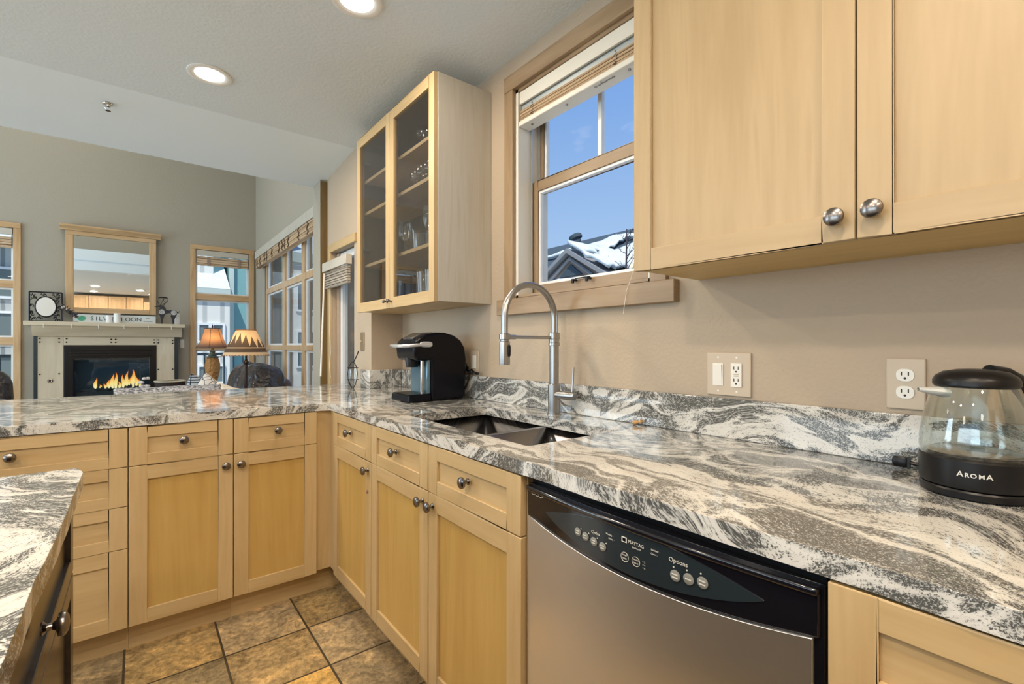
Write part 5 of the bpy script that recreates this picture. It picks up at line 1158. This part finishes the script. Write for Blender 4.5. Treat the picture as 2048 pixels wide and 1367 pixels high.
snow_patch(nb, lambda u, v: (gx-.08+1.9*u, 8.96-1.30*v, z(2.58-.76*v)), 24, 16, lambda u, v: -.45, 9.0, .09)
m = MB(); m.cyl((11.4, 10.95, z(3.0)), (11.4, 10.95, z(3.5)), .15, n=12); m.lathe([(.17, 0), (.22, .03), (.22, .13), (.17, .17)], (11.4, 10.95, z(3.5)), (-.2, .35, 1), 14); m.obj('chimney_pipe', shingle, nb)
tr = thing('bare_tree', 'thin bare tree outside the sink window, in front of the snowy roof', 'tree', (7.6, 5.95, -3))
random.seed(5); m = MB(); m.tube([(7.6, 5.95, -3.0), (7.61, 5.94, 0), (7.6, 5.95, z(1.2)), (7.6, 5.93, z(2.3))], lambda t: .045-.033*t, 7)
for k in range(22):
    h = z(.7+.07*k); sd_ = random.choice((-1, 1)); dv = Vector((random.uniform(-.3, .3), -sd_*random.uniform(.5, 1), random.uniform(.4, 1.2))).normalized(); L_ = random.uniform(.25, .6)*(1-.02*k)
    p = Vector((7.6, 5.945, h)); q = p+dv*L_; m.tube([p, (p+q)/2+Vector((0, .02, -.02)), q], lambda t: .010-.006*t, 5)
    for j in range(3):
        b0_ = p+dv*L_*random.uniform(.3, .9); m.tube([b0_, b0_+(dv+Vector((random.uniform(-.5, .5), random.uniform(-.7, .7), random.uniform(0, .6)))).normalized()*L_*.4], .003, 4)
m.obj('branches', pbr('bark', (.05, .05, .06), .9), tr)
# buildings beyond the living room windows
wh = siding('white_siding', (.74, .74, .69), (.50, .51, .49), .9); gs = siding('grey_board_siding', (.42, .44, .43), (.2, .22, .22), 1.3)
teal = pbr('teal_siding', (.20, .40, .40), .7, bump=(8, .3, .02)); lgreen = pbr('pale_green_trim', (.50, .58, .54), .7)
nb2 = thing('neighbor_house', 'white board sided house across the way, seen through the fireplace wall windows', 'house', (0, 13, -3))
m = MB(); m.box(-1.5, 1.72, 13.0, 18, -3, z(1.12)); m.obj('wall', wh, nb2)
m = MB(); m.box(-1.5, 1.72, 12.90, 13.0, z(1.12), z(1.32)); m.obj('eave', lgreen, nb2)
m = MB(); m.prism([(12.90, z(1.325)), (15.5, z(2.9)), (18, z(1.4)), (18, z(1.325))], 'x', -1.5, 1.72); m.obj('roof', snow, nb2)
m = MB(); m.box(1.12, 1.45, 13.6, 14.4, z(1.4), z(3.1)); m.obj('dormer', wh, nb2)
def hwin(par, xa, xb, y, za, zb, nx=2):
    m = MB(); w_ = (xb-xa)/nx; t = .05
    panel_y(m, y-.05, y-.001, xa, xb, za, zb, [(xa+k*w_+t, xa+(k+1)*w_-t, za+t, zb-t) for k in range(nx)]); f = m.obj('window', vinyl, par)
    m = MB(); m.box(xa+.02, xb-.02, y-.02, y-.006, za+.02, zb-.02); m.obj('pane', pbr('dark_pane', (.16, .2, .2), .1), f)
hwin(nb2, 1.06, 1.62, 13.0, z(.05), z(.52)); hwin(nb2, 1.06, 1.62, 13.0, z(-.9), z(-.45))
nb3 = thing('neighbor_house', 'grey board sided house with white windows, seen through the far left window', 'house', (-3, 14, -3))
m = MB(); m.box(-6, -1.75, 14.0, 18, -3, z(2.1)); m.obj('wall', gs, nb3)
m = MB(); m.prism([(13.6, z(2.1)), (16, z(3.2)), (18.4, z(2.1))], 'x', -6.3, -1.78); m.obj('roof', snow, nb3)
for a in (-3.3, -2.35): hwin(nb3, a, a+.55, 14.0, z(.95), z(1.6), 1); hwin(nb3, a, a+.55, 14.0, z(.05), z(.7), 1); hwin(nb3, a, a+.55, 14.0, z(-.9), z(-.2), 1)
nb4 = thing('neighbor_house', 'teal house with pale trim and tall windows, seen through the side windows', 'house', (4, 15, -3))
m = MB(); m.box(1.80, 3.10, 13.4, 18, -3, z(3.6)); m.obj('wall', teal, nb4)
m = MB(); m.box(3.10, 6.8, 13.43, 18, -3, z(2.2)); m.obj('wall', wh, nb4)
m = MB(); m.box(3.12, 6.8, 13.33, 13.43, z(2.2), z(2.45)); m.obj('eave', lgreen, nb4)
m = MB(); m.prism([(13.33, z(2.455)), (16, z(3.6)), (18.4, z(2.455))], 'x', 3.12, 6.8); m.obj('roof', snow, nb4)
m = MB(); m.box(1.76, 1.85, 13.3, 13.4, -3, z(3.6)); m.box(3.02, 3.12, 13.3, 13.4, -3, z(3.6)); m.obj('corner_board', lgreen, nb4)
for a in (3.3, 4.3, 5.3): hwin(nb4, a, a+.7, 13.43, z(.9), z(1.9), 1); hwin(nb4, a, a+.7, 13.43, z(-.6), z(.4), 1)
# balcony rail outside
rlm = pbr('blue_grey_rail', (.10, .17, .20), .5)
for xa, xb, lbl in ((-2.6, -.6, 'blue grey balcony railing outside the far left window'), (.3, 1.9, 'blue grey balcony railing outside the right fireplace wall window')):
    t = thing('railing', lbl, 'railing', ((xa+xb)/2, 8.9, 0))
    m = MB(); m.box(xa, xb, 8.88, 8.94, z(-.16), z(-.12)); m.box(xa, xb, 8.89, 8.93, z(-1.0), z(-.96)); m.box(xa, xa+.05, 8.885, 8.935, -.06, z(-.16)); m.box(xb-.05, xb, 8.885, 8.935, -.06, z(-.16)); m.obj('rail', rlm, t)
    n = int((xb-xa)/.13)
    for k in range(n+1): m = MB(); x = xa+(xb-xa)*k/n; m.box(x-.012, x+.012, 8.90, 8.92, z(-.96), z(-.16)); m.obj('baluster', rlm, t)
m = MB(); m.box(-3.2, 3.4, FAR+.2, 9.0, -.2, -.06); struct(m.obj('floor_balcony', pbr('deck_boards', (.32, .30, .28), .8)))
m = MB(); m.box(-40, 60, FAR+.5, 60, -3.2, -3.0); m.box(2, 60, -30, FAR+.5, -3.2, -3.0); struct(m.obj('ground_snow', snow))
